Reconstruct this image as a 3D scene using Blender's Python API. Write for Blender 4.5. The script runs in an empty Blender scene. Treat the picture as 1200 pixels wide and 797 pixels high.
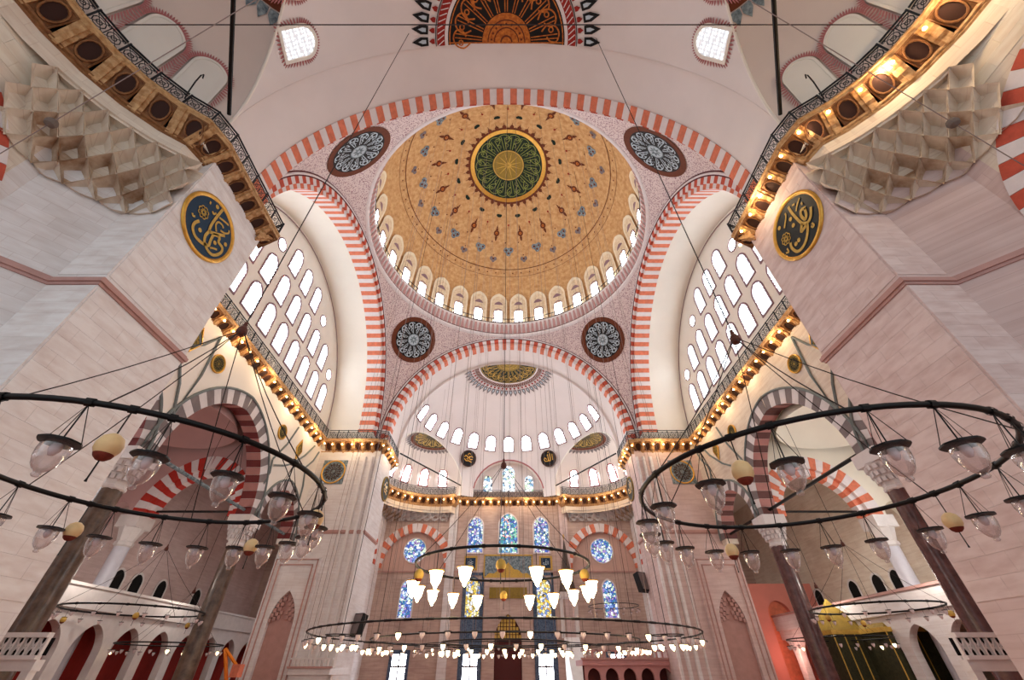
import bpy, math, random
from mathutils import Matrix, Vector
random.seed(7)
PI = math.pi
S = bpy.context.scene
COL = S.collection
# ---------------------------------------------------------------- camera
cam_d = bpy.data.cameras.new('camera'); cam = bpy.data.objects.new('camera', cam_d); COL.objects.link(cam)
cam.location = (.25, 0, 1.6); cam.rotation_euler = (math.radians(90 + 39.6), 0, 0)
cam_d.sensor_width = 36; cam_d.lens = 471.5 / 1200 * 36
cam_d.shift_x = 2 / 1200; cam_d.shift_y = -1.8 / 1200; cam_d.clip_end = 300; cam_d.clip_start = .05
S.camera = cam
# ---------------------------------------------------------------- world, exposure
W = bpy.data.worlds.new('world'); S.world = W; W.use_nodes = True
bg = W.node_tree.nodes['Background']; bg.inputs[0].default_value = (.88, .95, 1, 1); bg.inputs[1].default_value = .5
S.view_settings.view_transform = 'Standard'; S.view_settings.look = 'None'
S.view_settings.exposure = 1.1; S.view_settings.gamma = 1; S.view_settings.use_curve_mapping = False
S.cycles.use_denoising = True
S.cycles.max_bounces = 7; S.cycles.diffuse_bounces = 5; S.cycles.transparent_max_bounces = 16
S.cycles.sample_clamp_indirect = 6; S.cycles.caustics_reflective = False; S.cycles.caustics_refractive = False

def point(loc, power, color=(1, .72, .42), r=.12):
    l = bpy.data.lights.new('lamp_or_fill_light', 'POINT'); l.energy = power; l.color = color; l.shadow_soft_size = r
    o = bpy.data.objects.new('lamp_or_fill_light', l); o.location = loc; COL.objects.link(o); return o

# ---------------------------------------------------------------- materials
def s2l(c):
    return tuple((x / 12.92 if x <= .04045 else ((x + .055) / 1.055) ** 2.4) for x in c)
def mat(name, rgb, rough=.7, metal=0, var=0, vs=1.5, emit=0, rgb2=None, kind=None, bump=0, spec=.3):
    m = bpy.data.materials.new(name); m.use_nodes = True
    nt = m.node_tree; N = nt.nodes; K = nt.links; b = N['Principled BSDF']
    c1 = (*s2l(rgb), 1)
    b.inputs['Base Color'].default_value = c1; b.inputs['Roughness'].default_value = rough
    b.inputs['Metallic'].default_value = metal; b.inputs['Specular IOR Level'].default_value = spec
    c2 = (*s2l(rgb2), 1) if isinstance(rgb2, tuple) else tuple(max(0, x * (1 - var)) for x in c1[:3]) + (1,)
    if emit:
        b.inputs['Emission Color'].default_value = c1; b.inputs['Emission Strength'].default_value = emit
    if kind is None and var == 0 and rgb2 is None: return m
    g = N.new('ShaderNodeNewGeometry')
    if kind == 'stone':          # fine horizontal veins and big patches, shallow joints in colour
        sep = N.new('ShaderNodeSeparateXYZ'); K.new(g.outputs['Position'], sep.inputs[0])
        ad = N.new('ShaderNodeMath'); K.new(sep.outputs[0], ad.inputs[0]); K.new(sep.outputs[1], ad.inputs[1])
        cb = N.new('ShaderNodeCombineXYZ'); K.new(ad.outputs[0], cb.inputs[0]); K.new(sep.outputs[2], cb.inputs[1])
        mp = N.new('ShaderNodeMapping'); mp.inputs['Scale'].default_value = (.5, 3.2, 1); K.new(cb.outputs[0], mp.inputs[0])
        n1 = N.new('ShaderNodeTexNoise'); n1.inputs['Scale'].default_value = 1.6; n1.inputs['Detail'].default_value = 6; K.new(mp.outputs[0], n1.inputs[0])
        n2 = N.new('ShaderNodeTexNoise'); n2.inputs['Scale'].default_value = .45; n2.inputs['Detail'].default_value = 3; K.new(g.outputs['Position'], n2.inputs[0])
        br = N.new('ShaderNodeTexBrick'); K.new(cb.outputs[0], br.inputs[0]); br.inputs['Scale'].default_value = 1
        br.inputs['Brick Width'].default_value = 1.1; br.inputs['Row Height'].default_value = .46; br.inputs['Mortar Size'].default_value = .01
        br.inputs['Color1'].default_value = (1, 1, 1, 1); br.inputs['Color2'].default_value = (.93, .925, .92, 1); br.inputs['Mortar'].default_value = (.84, .80, .79, 1)
        mx0 = N.new('ShaderNodeMath'); mx0.operation = 'ADD'; K.new(n1.outputs[0], mx0.inputs[0]); K.new(n2.outputs[0], mx0.inputs[1])
        rp = N.new('ShaderNodeMapRange'); rp.inputs['From Min'].default_value = .75; rp.inputs['From Max'].default_value = 1.3; K.new(mx0.outputs[0], rp.inputs[0])
        mx = N.new('ShaderNodeMix'); mx.data_type = 'RGBA'; mx.inputs[6].default_value = c1; mx.inputs[7].default_value = c2; K.new(rp.outputs[0], mx.inputs[0])
        mu = N.new('ShaderNodeMix'); mu.data_type = 'RGBA'; mu.blend_type = 'MULTIPLY'; mu.inputs[0].default_value = 1
        K.new(mx.outputs[2], mu.inputs[6]); K.new(br.outputs[0], mu.inputs[7]); K.new(mu.outputs[2], b.inputs['Base Color'])
        bp = N.new('ShaderNodeBump'); bp.inputs['Strength'].default_value = .25; bp.inputs['Distance'].default_value = .02
        K.new(br.outputs['Fac'], bp.inputs['Height']); bp.invert = True; K.new(bp.outputs[0], b.inputs['Normal'])
        return m
    if kind == 'block':          # one dressed stone: fine grain, each stone a shade of its own
        n = N.new('ShaderNodeTexNoise'); n.inputs['Scale'].default_value = 2.2; n.inputs['Detail'].default_value = 7
        mp = N.new('ShaderNodeMapping'); mp.inputs['Scale'].default_value = (.6, .6, 2.2); K.new(g.outputs['Position'], mp.inputs[0]); K.new(mp.outputs[0], n.inputs[0])
        oi = N.new('ShaderNodeObjectInfo'); ad = N.new('ShaderNodeMath'); ad.operation = 'MULTIPLY_ADD'; K.new(oi.outputs['Random'], ad.inputs[0]); ad.inputs[1].default_value = .13; K.new(n.outputs[0], ad.inputs[2])
        rp = N.new('ShaderNodeMapRange'); rp.inputs['From Min'].default_value = .42; rp.inputs['From Max'].default_value = .85; K.new(ad.outputs[0], rp.inputs[0])
        mx = N.new('ShaderNodeMix'); mx.data_type = 'RGBA'; mx.inputs[6].default_value = c1; mx.inputs[7].default_value = c2
        K.new(rp.outputs[0], mx.inputs[0]); K.new(mx.outputs[2], b.inputs['Base Color']); return m
    if kind == 'floral':         # small scattered painted flowers
        v = N.new('ShaderNodeTexVoronoi'); v.inputs['Scale'].default_value = vs; K.new(g.outputs['Position'], v.inputs[0])
        n = N.new('ShaderNodeTexNoise'); n.inputs['Scale'].default_value = vs * 1.7; n.inputs['Detail'].default_value = 4; K.new(g.outputs['Position'], n.inputs[0])
        a = N.new('ShaderNodeMath'); a.operation = 'SUBTRACT'; K.new(n.outputs[0], a.inputs[0]); K.new(v.outputs[0], a.inputs[1])
        rp = N.new('ShaderNodeMapRange'); rp.inputs['From Min'].default_value = .12; rp.inputs['From Max'].default_value = .2; K.new(a.outputs[0], rp.inputs[0])
        mx = N.new('ShaderNodeMix'); mx.data_type = 'RGBA'; mx.inputs[6].default_value = c1; mx.inputs[7].default_value = c2
        K.new(rp.outputs[0], mx.inputs[0]); K.new(mx.outputs[2], b.inputs['Base Color']); return m
    if kind == 'stained':        # leaded coloured glass lit from outside
        v = N.new('ShaderNodeTexVoronoi'); v.inputs['Scale'].default_value = vs; K.new(g.outputs['Position'], v.inputs[0])
        cr = N.new('ShaderNodeValToRGB'); cr.color_ramp.interpolation = 'CONSTANT'
        sp = N.new('ShaderNodeSeparateColor'); K.new(v.outputs['Color'], sp.inputs[0]); K.new(sp.outputs[0], cr.inputs[0])
        pal = {'blue': ['3a55a8', 'a9c4e8', '6f86c9', 'e6ecf5', '2f6f9a', '9a7fb8', 'cfe6c9'], 'green': ['2f7f86', 'bfe0e0', '4f8fc0', 'e9eef2', '7fb89a', '4054a0', 'd9a0a0'],
               'yellow': ['d9b83a', 'efe3a0', '6f86b9', 'f4f0d8', 'c99a3a', 'd8d8e8', 'e8cf60'], 'pale': ['dfeaf5', '8fb0c8', 'f4f8ff', 'a8c4a0', 'eef4fb', '5f7f98', 'ffffff']}[rgb2 if isinstance(rgb2, str) else 'blue']
        e = cr.color_ramp.elements
        for i, h in enumerate(pal):
            c = (*s2l(tuple(int(h[j:j + 2], 16) / 255 for j in (0, 2, 4))), 1)
            if i < 2: e[i].position = i / 7; e[i].color = c
            else: q = e.new(i / 7); q.color = c
        v2 = N.new('ShaderNodeTexVoronoi'); v2.feature = 'DISTANCE_TO_EDGE'; v2.inputs['Scale'].default_value = vs; K.new(g.outputs['Position'], v2.inputs[0])
        lt = N.new('ShaderNodeMath'); lt.operation = 'GREATER_THAN'; lt.inputs[1].default_value = .06; K.new(v2.outputs[0], lt.inputs[0])
        mx = N.new('ShaderNodeMix'); mx.data_type = 'RGBA'; mx.inputs[6].default_value = (.03, .03, .04, 1)
        K.new(lt.outputs[0], mx.inputs[0]); K.new(cr.outputs[0], mx.inputs[7]); K.new(mx.outputs[2], b.inputs['Emission Color'])
        b.inputs['Base Color'].default_value = (.02, .02, .03, 1); b.inputs['Emission Strength'].default_value = emit; return m
    if kind == 'lattice':        # plaster lattice of small glass discs, lit from outside
        v = N.new('ShaderNodeTexVoronoi'); v.inputs['Scale'].default_value = vs; v.inputs['Randomness'].default_value = .15; K.new(g.outputs['Position'], v.inputs[0])
        rp = N.new('ShaderNodeMapRange'); rp.inputs['From Min'].default_value = .36; rp.inputs['From Max'].default_value = .5; K.new(v.outputs[0], rp.inputs[0])
        mx = N.new('ShaderNodeMix'); mx.data_type = 'RGBA'; mx.inputs[6].default_value = c1; mx.inputs[7].default_value = tuple(x * (.25 if emit < 2 else .03) for x in c1[:3]) + (1,)
        K.new(rp.outputs[0], mx.inputs[0]); K.new(mx.outputs[2], b.inputs['Emission Color']); b.inputs['Emission Strength'].default_value = emit
        b.inputs['Base Color'].default_value = (.7, .7, .7, 1); return m
    n = N.new('ShaderNodeTexNoise'); n.inputs['Scale'].default_value = vs; n.inputs['Detail'].default_value = 7; n.inputs['Roughness'].default_value = .6
    K.new(g.outputs['Position'], n.inputs[0])
    rp = N.new('ShaderNodeMapRange'); rp.inputs['From Min'].default_value = .35; rp.inputs['From Max'].default_value = .68; K.new(n.outputs[0], rp.inputs[0])
    mx = N.new('ShaderNodeMix'); mx.data_type = 'RGBA'; mx.inputs[6].default_value = c1; mx.inputs[7].default_value = c2
    K.new(rp.outputs[0], mx.inputs[0]); K.new(mx.outputs[2], b.inputs['Base Color'])
    if bump:
        bp = N.new('ShaderNodeBump'); bp.inputs['Strength'].default_value = bump; bp.inputs['Distance'].default_value = .05; K.new(n.outputs[0], bp.inputs['Height']); K.new(bp.outputs[0], b.inputs['Normal'])
    return m

PLASTER = mat('cream_plaster', (.93, .91, .87), .9, var=.07, vs=.25)
PINKPL = mat('pale_pink_plaster', (.90, .87, .86), .9, var=.07, vs=.3)
EXEDRA = mat('dusky_plaster', (.85, .80, .77), .9, var=.08, vs=.3)
STONE = mat('pale_limestone', (.91, .90, .90), .75, rgb2=(.84, .81, .80), kind='stone')
STONE2 = mat('rosy_lamplit_limestone', (.85, .77, .755), .75, rgb2=(.77, .67, .65), kind='stone')  # on the right piers, warm lamplight is put into the stone colour
QWALL = mat('mauve_marble', (.80, .71, .66), .55, rgb2=(.68, .58, .54), kind='stone')
MOULD = mat('rose_moulding', (.74, .58, .55), .7, var=.15, vs=2)
CORAL = mat('coral_paint', (.90, .52, .40), .8, var=.25, vs=3)
CORALD = mat('deep_coral_paint', (.80, .36, .28), .8, var=.25, vs=3)
VWHITE = mat('white_voussoir', (.90, .87, .87), .8, var=.08, vs=3)
MAROON = mat('maroon_line', (.36, .17, .18), .8)
GREYV = mat('grey_voussoir', (.50, .46, .46), .7, var=.2, vs=2)
GREYL = mat('grey_strap', (.47, .51, .51), .7, var=.2, vs=2)
PALEV = mat('pale_voussoir', (.85, .83, .83), .7, var=.1, vs=2)
SHADEGREY = mat('shaded_grey_soffit', (.46, .20, .20), .7, var=.2, vs=2)  # underside of the grey voussoirs, its different lighting put into the colour
SHADEPALE = mat('shaded_pale_soffit', (.72, .52, .50), .7, var=.1, vs=2)  # underside of the pale voussoirs, lighting put into the colour
RED = mat('red_voussoir', (.75, .22, .18), .7, var=.2, vs=2)
GOLD = mat('gilt', (.86, .66, .30), .35, metal=.6, var=.2, vs=4)
GOLDP = mat('gold_paint', (.80, .65, .30), .6, var=.25, vs=6)
TAN = mat('tan_bracket', (.80, .66, .48), .6, rgb2=(.62, .44, .26), vs=5)
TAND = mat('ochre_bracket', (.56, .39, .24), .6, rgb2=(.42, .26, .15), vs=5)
BROWN = mat('brown_recess', (.33, .19, .13), .7, rgb2=(.20, .11, .08), vs=6)
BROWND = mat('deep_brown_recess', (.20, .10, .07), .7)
IRON = mat('black_iron', (.07, .07, .075), .45, metal=.3)
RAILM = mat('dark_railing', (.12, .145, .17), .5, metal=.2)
ROPE = mat('dark_rope', (.20, .17, .16), .9)
WIRE = mat('grey_wire', (.55, .48, .46), .8)
MARBLE = mat('white_marble', (.88, .86, .85), .5, var=.12, vs=2)
DOMEG = mat('dome_ochre', (.82, .67, .47), .8, rgb2=(.71, .52, .33), vs=2.2)
DOMEP = mat('dome_pale_ochre', (.90, .84, .72), .8, rgb2=(.82, .72, .58), vs=3)
PEND = mat('pendentive_floral', (.86, .80, .79), .85, rgb2=(.55, .38, .44), kind='floral', vs=8)
DOMEW = mat('dome_white_ochre', (.92, .87, .76), .8, var=.1, vs=4)
RBROWN = mat('red_brown_paint', (.42, .21, .12), .8, var=.2, vs=4)
DGREEN = mat('dark_green_paint', (.07, .15, .11), .7, var=.3, vs=3)
LGREEN = mat('yellow_green_paint', (.58, .62, .30), .7, var=.2, vs=5)
OLIVE = mat('olive_gold_paint', (.58, .48, .20), .7, var=.25, vs=4)
DOLIVE = mat('dark_olive_paint', (.36, .30, .15), .7, rgb2=(.20, .16, .09), vs=3)
BLACKP = mat('black_paint', (.06, .06, .07), .7)
BLUEP = mat('navy_paint', (.05, .19, .29), .6)
TEALP = mat('black_green_paint', (.05, .09, .10), .6)
SLATE = mat('slate_blue_paint', (.27, .34, .38), .8, rgb2=(.60, .66, .68), vs=5)
PALEB = mat('pale_blue_paint', (.74, .80, .84), .8, var=.1, vs=5)
REDP = mat('red_paint', (.62, .17, .14), .8, var=.2, vs=4)
ORANGEP = mat('orange_gold_paint', (.82, .50, .20), .7, rgb2=(.60, .28, .10), vs=6)
PINKLINE = mat('rose_outline', (.66, .42, .42), .8)
GREYLINE = mat('mauve_outline', (.55, .44, .47), .8)
COLB = mat('brown_granite', (.42, .34, .28), .28, rgb2=(.24, .17, .13), vs=2.5, spec=.5)
COLR = mat('porphyry', (.38, .24, .23), .25, rgb2=(.24, .13, .13), vs=2.5, spec=.5)
COLW = mat('white_column', (.82, .82, .86), .35, var=.12, vs=2, spec=.5)
PANE = mat('lattice_pane', (.90, .96, 1), kind='lattice', vs=3.4, emit=24)
PANEN = mat('near_lattice_pane', (.93, .96, 1), kind='lattice', vs=5.5, emit=.9)
PANES = mat('plain_pane', (.95, .97, 1), .5, emit=11)
BLINDW = mat('blind_window', (.88, .87, .84), .9, var=.05, vs=.6)
ST_BLUE = mat('stained_blue', (.2, .3, .6), kind='stained', rgb2='blue', vs=4.5, emit=.75)
ST_GREEN = mat('stained_green', (.2, .3, .6), kind='stained', rgb2='green', vs=4, emit=.8)
ST_YEL = mat('stained_yellow', (.2, .3, .6), kind='stained', rgb2='yellow', vs=4, emit=.7)
ST_PALE = mat('stained_pale', (.2, .3, .6), kind='stained', rgb2='pale', vs=2.6, emit=1.3)
TILE = mat('blue_tile', (.16, .22, .34), .3, rgb2=(.38, .46, .55), vs=6)
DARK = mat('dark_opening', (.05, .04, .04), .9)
EGG = mat('ostrich_egg', (.90, .76, .55), .45, var=.12, vs=8)
EGGR = mat('egg_red_net', (.50, .20, .14), .7, var=.4, vs=20)
CARPET = mat('red_carpet', (.66, .47, .42), .95, var=.2, vs=1.2)
LIT = mat('lit_glass', (1, .90, .70), .4, emit=9)
LITS = mat('small_lit_glass', (1, .88, .68), .4, emit=3.0)
BULB = mat('warm_bulb', (1, .80, .50), .4, emit=14)
MILK = mat('unlit_small_glass', (.86, .80, .80), .2, spec=.6)
PINKWALL = mat('pink_niche_wall', (.86, .55, .50), .8, var=.08, vs=1)
YELLOWW = mat('yellow_plaster', (.87, .80, .50), .8, var=.08, vs=1)
REDWOOD = mat('dark_red_wood', (.32, .12, .11), .6)
ORANGE = mat('orange_machine_paint', (.92, .52, .12), .5)
GREENT = mat('green_brocade', (.23, .22, .13), .7, rgb2=(.14, .15, .08), vs=7)
def glassmat(name):
    m = bpy.data.materials.new(name); m.use_nodes = True; nt = m.node_tree; N = nt.nodes; K = nt.links
    N.remove(N['Principled BSDF']); out = N['Material Output']
    t = N.new('ShaderNodeBsdfTransparent'); t.inputs[0].default_value = (.93, .90, .91, 1)
    g = N.new('ShaderNodeBsdfGlossy'); g.inputs['Roughness'].default_value = .08
    d = N.new('ShaderNodeBsdfTranslucent'); d.inputs[0].default_value = (.9, .85, .86, 1)
    lw = N.new('ShaderNodeLayerWeight'); lw.inputs[0].default_value = .45
    a = N.new('ShaderNodeMixShader'); K.new(lw.outputs['Facing'], a.inputs[0]); K.new(t.outputs[0], a.inputs[1]); K.new(g.outputs[0], a.inputs[2])
    b = N.new('ShaderNodeMixShader'); b.inputs[0].default_value = .14; K.new(a.outputs[0], b.inputs[1]); K.new(d.outputs[0], b.inputs[2])
    K.new(b.outputs[0], out.inputs[0]); return m
GLASS = glassmat('lamp_glass')

# ---------------------------------------------------------------- mesh helpers
class MB:
    def __init__(s): s.v = []; s.f = []; s.m = []
    def add(s, vs, fs, mi=0):
        n = len(s.v); s.v += [tuple(p) for p in vs]; s.f += [tuple(i + n for i in f) for f in fs]; s.m += [mi] * len(fs); return s
    def quad(s, a, b, c, d, mi=0): return s.add([a, b, c, d], [(0, 1, 2, 3)], mi)
    def box(s, lo, hi, mi=0, M=None):
        x0, y0, z0 = lo; x1, y1, z1 = hi
        v = [(x, y, z) for x in (x0, x1) for y in (y0, y1) for z in (z0, z1)]
        if M: v = [M @ Vector(p) for p in v]
        return s.add(v, [(0, 1, 3, 2), (4, 6, 7, 5), (0, 4, 5, 1), (2, 3, 7, 6), (0, 2, 6, 4), (1, 5, 7, 3)], mi)
    def grid(s, rows, mi=0, closed=False):
        n = len(rows[0]); v = [p for r in rows for p in r]; f = []
        for i in range(len(rows) - 1):
            for j in range(n - (0 if closed else 1)):
                k = (j + 1) % n; f.append((i * n + j, i * n + k, (i + 1) * n + k, (i + 1) * n + j))
        return s.add(v, f, mi)
    def lathe(s, prof, n=16, mi=0, c=(0, 0, 0), a0=0, a1=2 * PI):
        cl = abs(a1 - a0 - 2 * PI) < 1e-6; m = n if cl else n + 1
        return s.grid([[(c[0] + r * math.cos(a0 + (a1 - a0) * j / n), c[1] + r * math.sin(a0 + (a1 - a0) * j / n), c[2] + z) for j in range(m)] for r, z in prof], mi, cl)
    def tube(s, pts, r, n=6, mi=0, closed=False):
        pts = [Vector(p) for p in pts]; rows = []; N = len(pts)
        for i, p in enumerate(pts):
            a = pts[i - 1] if (i or closed) else p; b = pts[(i + 1) % N] if (i < N - 1 or closed) else p
            t = (b - a).normalized(); u = t.cross(Vector((0, 0, 1)))
            if u.length < .05: u = t.cross(Vector((0, 1, 0)))
            u.normalize(); w = t.cross(u); rr = r[i] if isinstance(r, (list, tuple)) else r
            rows.append([tuple(p + rr * (math.cos(2 * PI * k / n) * u + math.sin(2 * PI * k / n) * w)) for k in range(n)])
        if closed: rows.append(rows[0])
        return s.grid(rows, mi, True)
    def prism(s, poly, z0, z1, mi=0, cap=True):
        n = len(poly); v = [(x, y, z0) for x, y in poly] + [(x, y, z1) for x, y in poly]
        f = [(i, (i + 1) % n, n + (i + 1) % n, n + i) for i in range(n)]
        if cap: f += [tuple(range(n)), tuple(range(n, 2 * n))]
        return s.add(v, f, mi)
    def mesh(s, name, mats, smooth=False):
        me = bpy.data.meshes.new(name); me.from_pydata(s.v, [], s.f)
        for m in (mats if isinstance(mats, (list, tuple)) else [mats]): me.materials.append(m)
        if len(set(s.m)) > 1 or (s.m and s.m[0]): me.polygons.foreach_set('material_index', s.m)
        if smooth: me.polygons.foreach_set('use_smooth', [True] * len(s.f))
        me.update(); return me
    def obj(s, name, mats, parent=None, smooth=False, label=None):
        return ob(name, s.mesh(name, mats, smooth), parent, None, label)
def ob(name, me, parent=None, M=None, label=None, local=False):
    o = bpy.data.objects.new(name, me); COL.objects.link(o)
    if parent is not None:
        o.parent = parent
        if not local: o.matrix_parent_inverse = Matrix.Translation(-parent.location)
    if M is not None: o.matrix_basis = M
    if label: o['label'] = label
    return o
def tag(o, label, cat, group=None):
    o['label'] = label; o['category'] = cat
    if group: o['group'] = group
    return o
def thing(name, label, cat, loc=(0, 0, 0), group=None):
    o = bpy.data.objects.new(name, None); COL.objects.link(o); o.location = loc; o.empty_display_size = .3
    return tag(o, label, cat, group)
def struct(name, o=None, loc=(0, 0, 0)):
    if o is None: o = bpy.data.objects.new(name, None); COL.objects.link(o); o.location = loc
    o['kind'] = 'structure'; return o
def copy_tree(o, loc, rz=0, label=None, parent=None):
    c = o.copy(); COL.objects.link(c)
    if parent is None:
        c.location = loc; c.rotation_euler = (0, 0, rz)
        if label: c['label'] = label
    else: c.parent = parent
    for ch in o.children: copy_tree(ch, None, 0, None, c)
    return c
def frame(o, x, y, z):       # matrix with columns x,y,z and origin o
    return Matrix(((x[0], y[0], z[0], o[0]), (x[1], y[1], z[1], o[1]), (x[2], y[2], z[2], o[2]), (0, 0, 0, 1)))
YC = 25.4; A = 13.7; RS = 12.6; ZS = 20.4; NEARY = 7.8; FARY = 43.0; RD = 12.4
def T(sx, sy): return lambda x, y, z: (sx * x, YC + sy * (y - YC), z)     # quadrant mirror of far-right coordinates
QUADS = ((-1, 1, 'far left'), (1, 1, 'far right'), (-1, -1, 'near left'), (1, -1, 'near right'))

# ================================================================ SETTING
o = MB().quad((-30, -8, 0), (30, -8, 0), (30, 57, 0), (-30, 57, 0)).obj('floor', CARPET); struct('floor', o)
ceil = struct('ceiling')

# ---- decals: flat painted shapes that follow a curved surface
def decal(name, polys, fn, m, parent, label=None):
    b = MB()
    for p in polys: b.add([fn(*q) for q in p], [tuple(range(len(p)))])
    return b.obj(name, m, parent, label=label)
def stroke(pts, w):           # 2D polyline -> list of quads
    out = []; L = []; R = []
    n = len(pts)
    for i, p in enumerate(pts):
        a = pts[max(0, i - 1)]; c = pts[min(n - 1, i + 1)]; dx, dy = c[0] - a[0], c[1] - a[1]; l = math.hypot(dx, dy) or 1
        ww = w[i] if isinstance(w, (list, tuple)) else w
        nx, ny = -dy / l * ww / 2, dx / l * ww / 2
        L.append((p[0] + nx, p[1] + ny)); R.append((p[0] - nx, p[1] - ny))
    for i in range(n - 1): out.append([L[i], L[i + 1], R[i + 1], R[i]])
    return out
def smooth2(pts, k=4):        # Catmull-Rom
    o_ = []; n = len(pts)
    for i in range(n - 1):
        p0, p1, p2, p3 = pts[max(0, i - 1)], pts[i], pts[i + 1], pts[min(n - 1, i + 2)]
        for j in range(k):
            t = j / k; o_.append(tuple(.5 * (2 * p1[d] + (p2[d] - p0[d]) * t + (2 * p0[d] - 5 * p1[d] + 4 * p2[d] - p3[d]) * t * t + (3 * p1[d] - p0[d] - 3 * p2[d] + p3[d]) * t ** 3) for d in (0, 1)))
    return o_ + [pts[-1]]
def ring2(r0, r1, n=48, a0=0, a1=2 * PI, c=(0, 0), steps=1):
    out = []
    for i in range(n):
        s, e = a0 + (a1 - a0) * i / n, a0 + (a1 - a0) * (i + 1) / n
        for k in range(steps):
            q0 = r0 + (r1 - r0) * k / steps; q1 = r0 + (r1 - r0) * (k + 1) / steps
            out.append([(c[0] + q0 * math.cos(s), c[1] + q0 * math.sin(s)), (c[0] + q1 * math.cos(s), c[1] + q1 * math.sin(s)),
                        (c[0] + q1 * math.cos(e), c[1] + q1 * math.sin(e)), (c[0] + q0 * math.cos(e), c[1] + q0 * math.sin(e))])
    return out
def disc2(r, n=24, c=(0, 0)): return [[(c[0] + r * math.cos(2 * PI * i / n), c[1] + r * math.sin(2 * PI * i / n)) for i in range(n)]]
def rot2(poly, a, off=(0, 0)): ca, sa = math.cos(a), math.sin(a); return [[(off[0] + x * ca - y * sa, off[1] + x * sa + y * ca) for x, y in p] for p in poly]
def scallop(n, r, w, h, a0=0, a1=2 * PI, tip=True):    # pointed petals standing outward on a circle
    out = []
    for i in range(n):
        a = a0 + (a1 - a0) * (i + .5) / n
        pet = [[(0, -w / 2), (h * .45, -w * .55), (h, 0), (h * .45, w * .55), (0, w / 2)]]
        out += rot2([[(r + x, y) for x, y in p] for p in pet], a)
    return out

# ---- arches: voussoirs one by one
def wedge(name, R0, R1, y0, y1, da, mats=None, k=2):
    b = MB(); A0, A1 = -da / 2, da / 2
    rows = []
    for i in range(k + 1):
        a = A0 + (A1 - A0) * i / k; ca, sa = math.cos(a), math.sin(a)
        rows.append([(R0 * ca, y0, R0 * sa), (R1 * ca, y0, R1 * sa), (R1 * ca, y1, R1 * sa), (R0 * ca, y1, R0 * sa)])
    n0 = len(b.v)
    for i in range(k):
        v = rows[i] + rows[i + 1]
        b.add(v, [(0, 1, 5, 4)], 0); b.add(v, [(3, 7, 6, 2)], 0); b.add(v, [(0, 4, 7, 3), (1, 2, 6, 5)], 1)
    b.add(rows[0], [(0, 3, 2, 1)], 0); b.add(rows[-1], [(0, 1, 2, 3)], 0)
    return b
def vouss(parent, M, R0, R1, y0, y1, n, m1, m2, a0=0, a1=PI, gap=.03, cx=0, alt=0):
    da = (a1 - a0) / n; ms = []
    for mm in (m1, m2):
        mm = mm if isinstance(mm, tuple) else (mm, mm)
        ms.append(wedge('voussoir', R0, R1, y0, y1, da * (1 - gap)).mesh('voussoir', list(mm)))
    for i in range(n):
        a = a0 + da * (i + .5)
        ob('voussoir', ms[(i + alt) % 2], parent, M @ Matrix.Translation((cx, 0, 0)) @ Matrix.Rotation(-a, 4, 'Y'))
def arc3(M, R, y, n=64, a0=0, a1=PI, cx=0): return [tuple(M @ Vector((cx + R * math.cos(a0 + (a1 - a0) * i / n), y, R * math.sin(a0 + (a1 - a0) * i / n)))) for i in range(n + 1)]
MAIN = (('arch on the far side of the dome, framing the far half dome', frame((0, YC + A, ZS), (1, 0, 0), (0, 1, 0), (0, 0, 1)), 3.9),
        ('arch overhead on the near side of the dome', frame((0, YC - A, ZS), (1, 0, 0), (0, -1, 0), (0, 0, 1)), 3.9),
        ('arch left of the dome, over the left window wall', frame((-A, YC, ZS), (0, 1, 0), (-1, 0, 0), (0, 0, 1)), 5.2),
        ('arch right of the dome, over the right window wall', frame((A, YC, ZS), (0, 1, 0), (1, 0, 0), (0, 0, 1)), 5.2))
for lab, M, dep in MAIN:
    t = thing('main_arch', 'striped ' + lab, 'arch', tuple(M.translation))
    vouss(t, M, 12.95, 13.42, 0, .32, 83, CORALD, VWHITE)
    vouss(t, M, RS, 12.95, .22, 1.15 if dep < 4 else 1.75, 83, CORAL, VWHITE)
    for r, mm, w in ((13.45, MAROON, .05), (13.57, VWHITE, .09), (13.70, MAROON, .055)):
        MB().tube(arc3(M, r, -.02), w, 6).obj('arch_moulding', mm, t, True)
    b = MB(); b.grid([arc3(M, RS + .06, 1.1), arc3(M, RS + .06, dep)])
    if dep < 4: b.grid([arc3(M, RS + .06, dep), arc3(M, RD - .02, dep)])
    b.obj('arch_soffit', PLASTER if dep > 4 else PINKPL, ceil, True)
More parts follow.
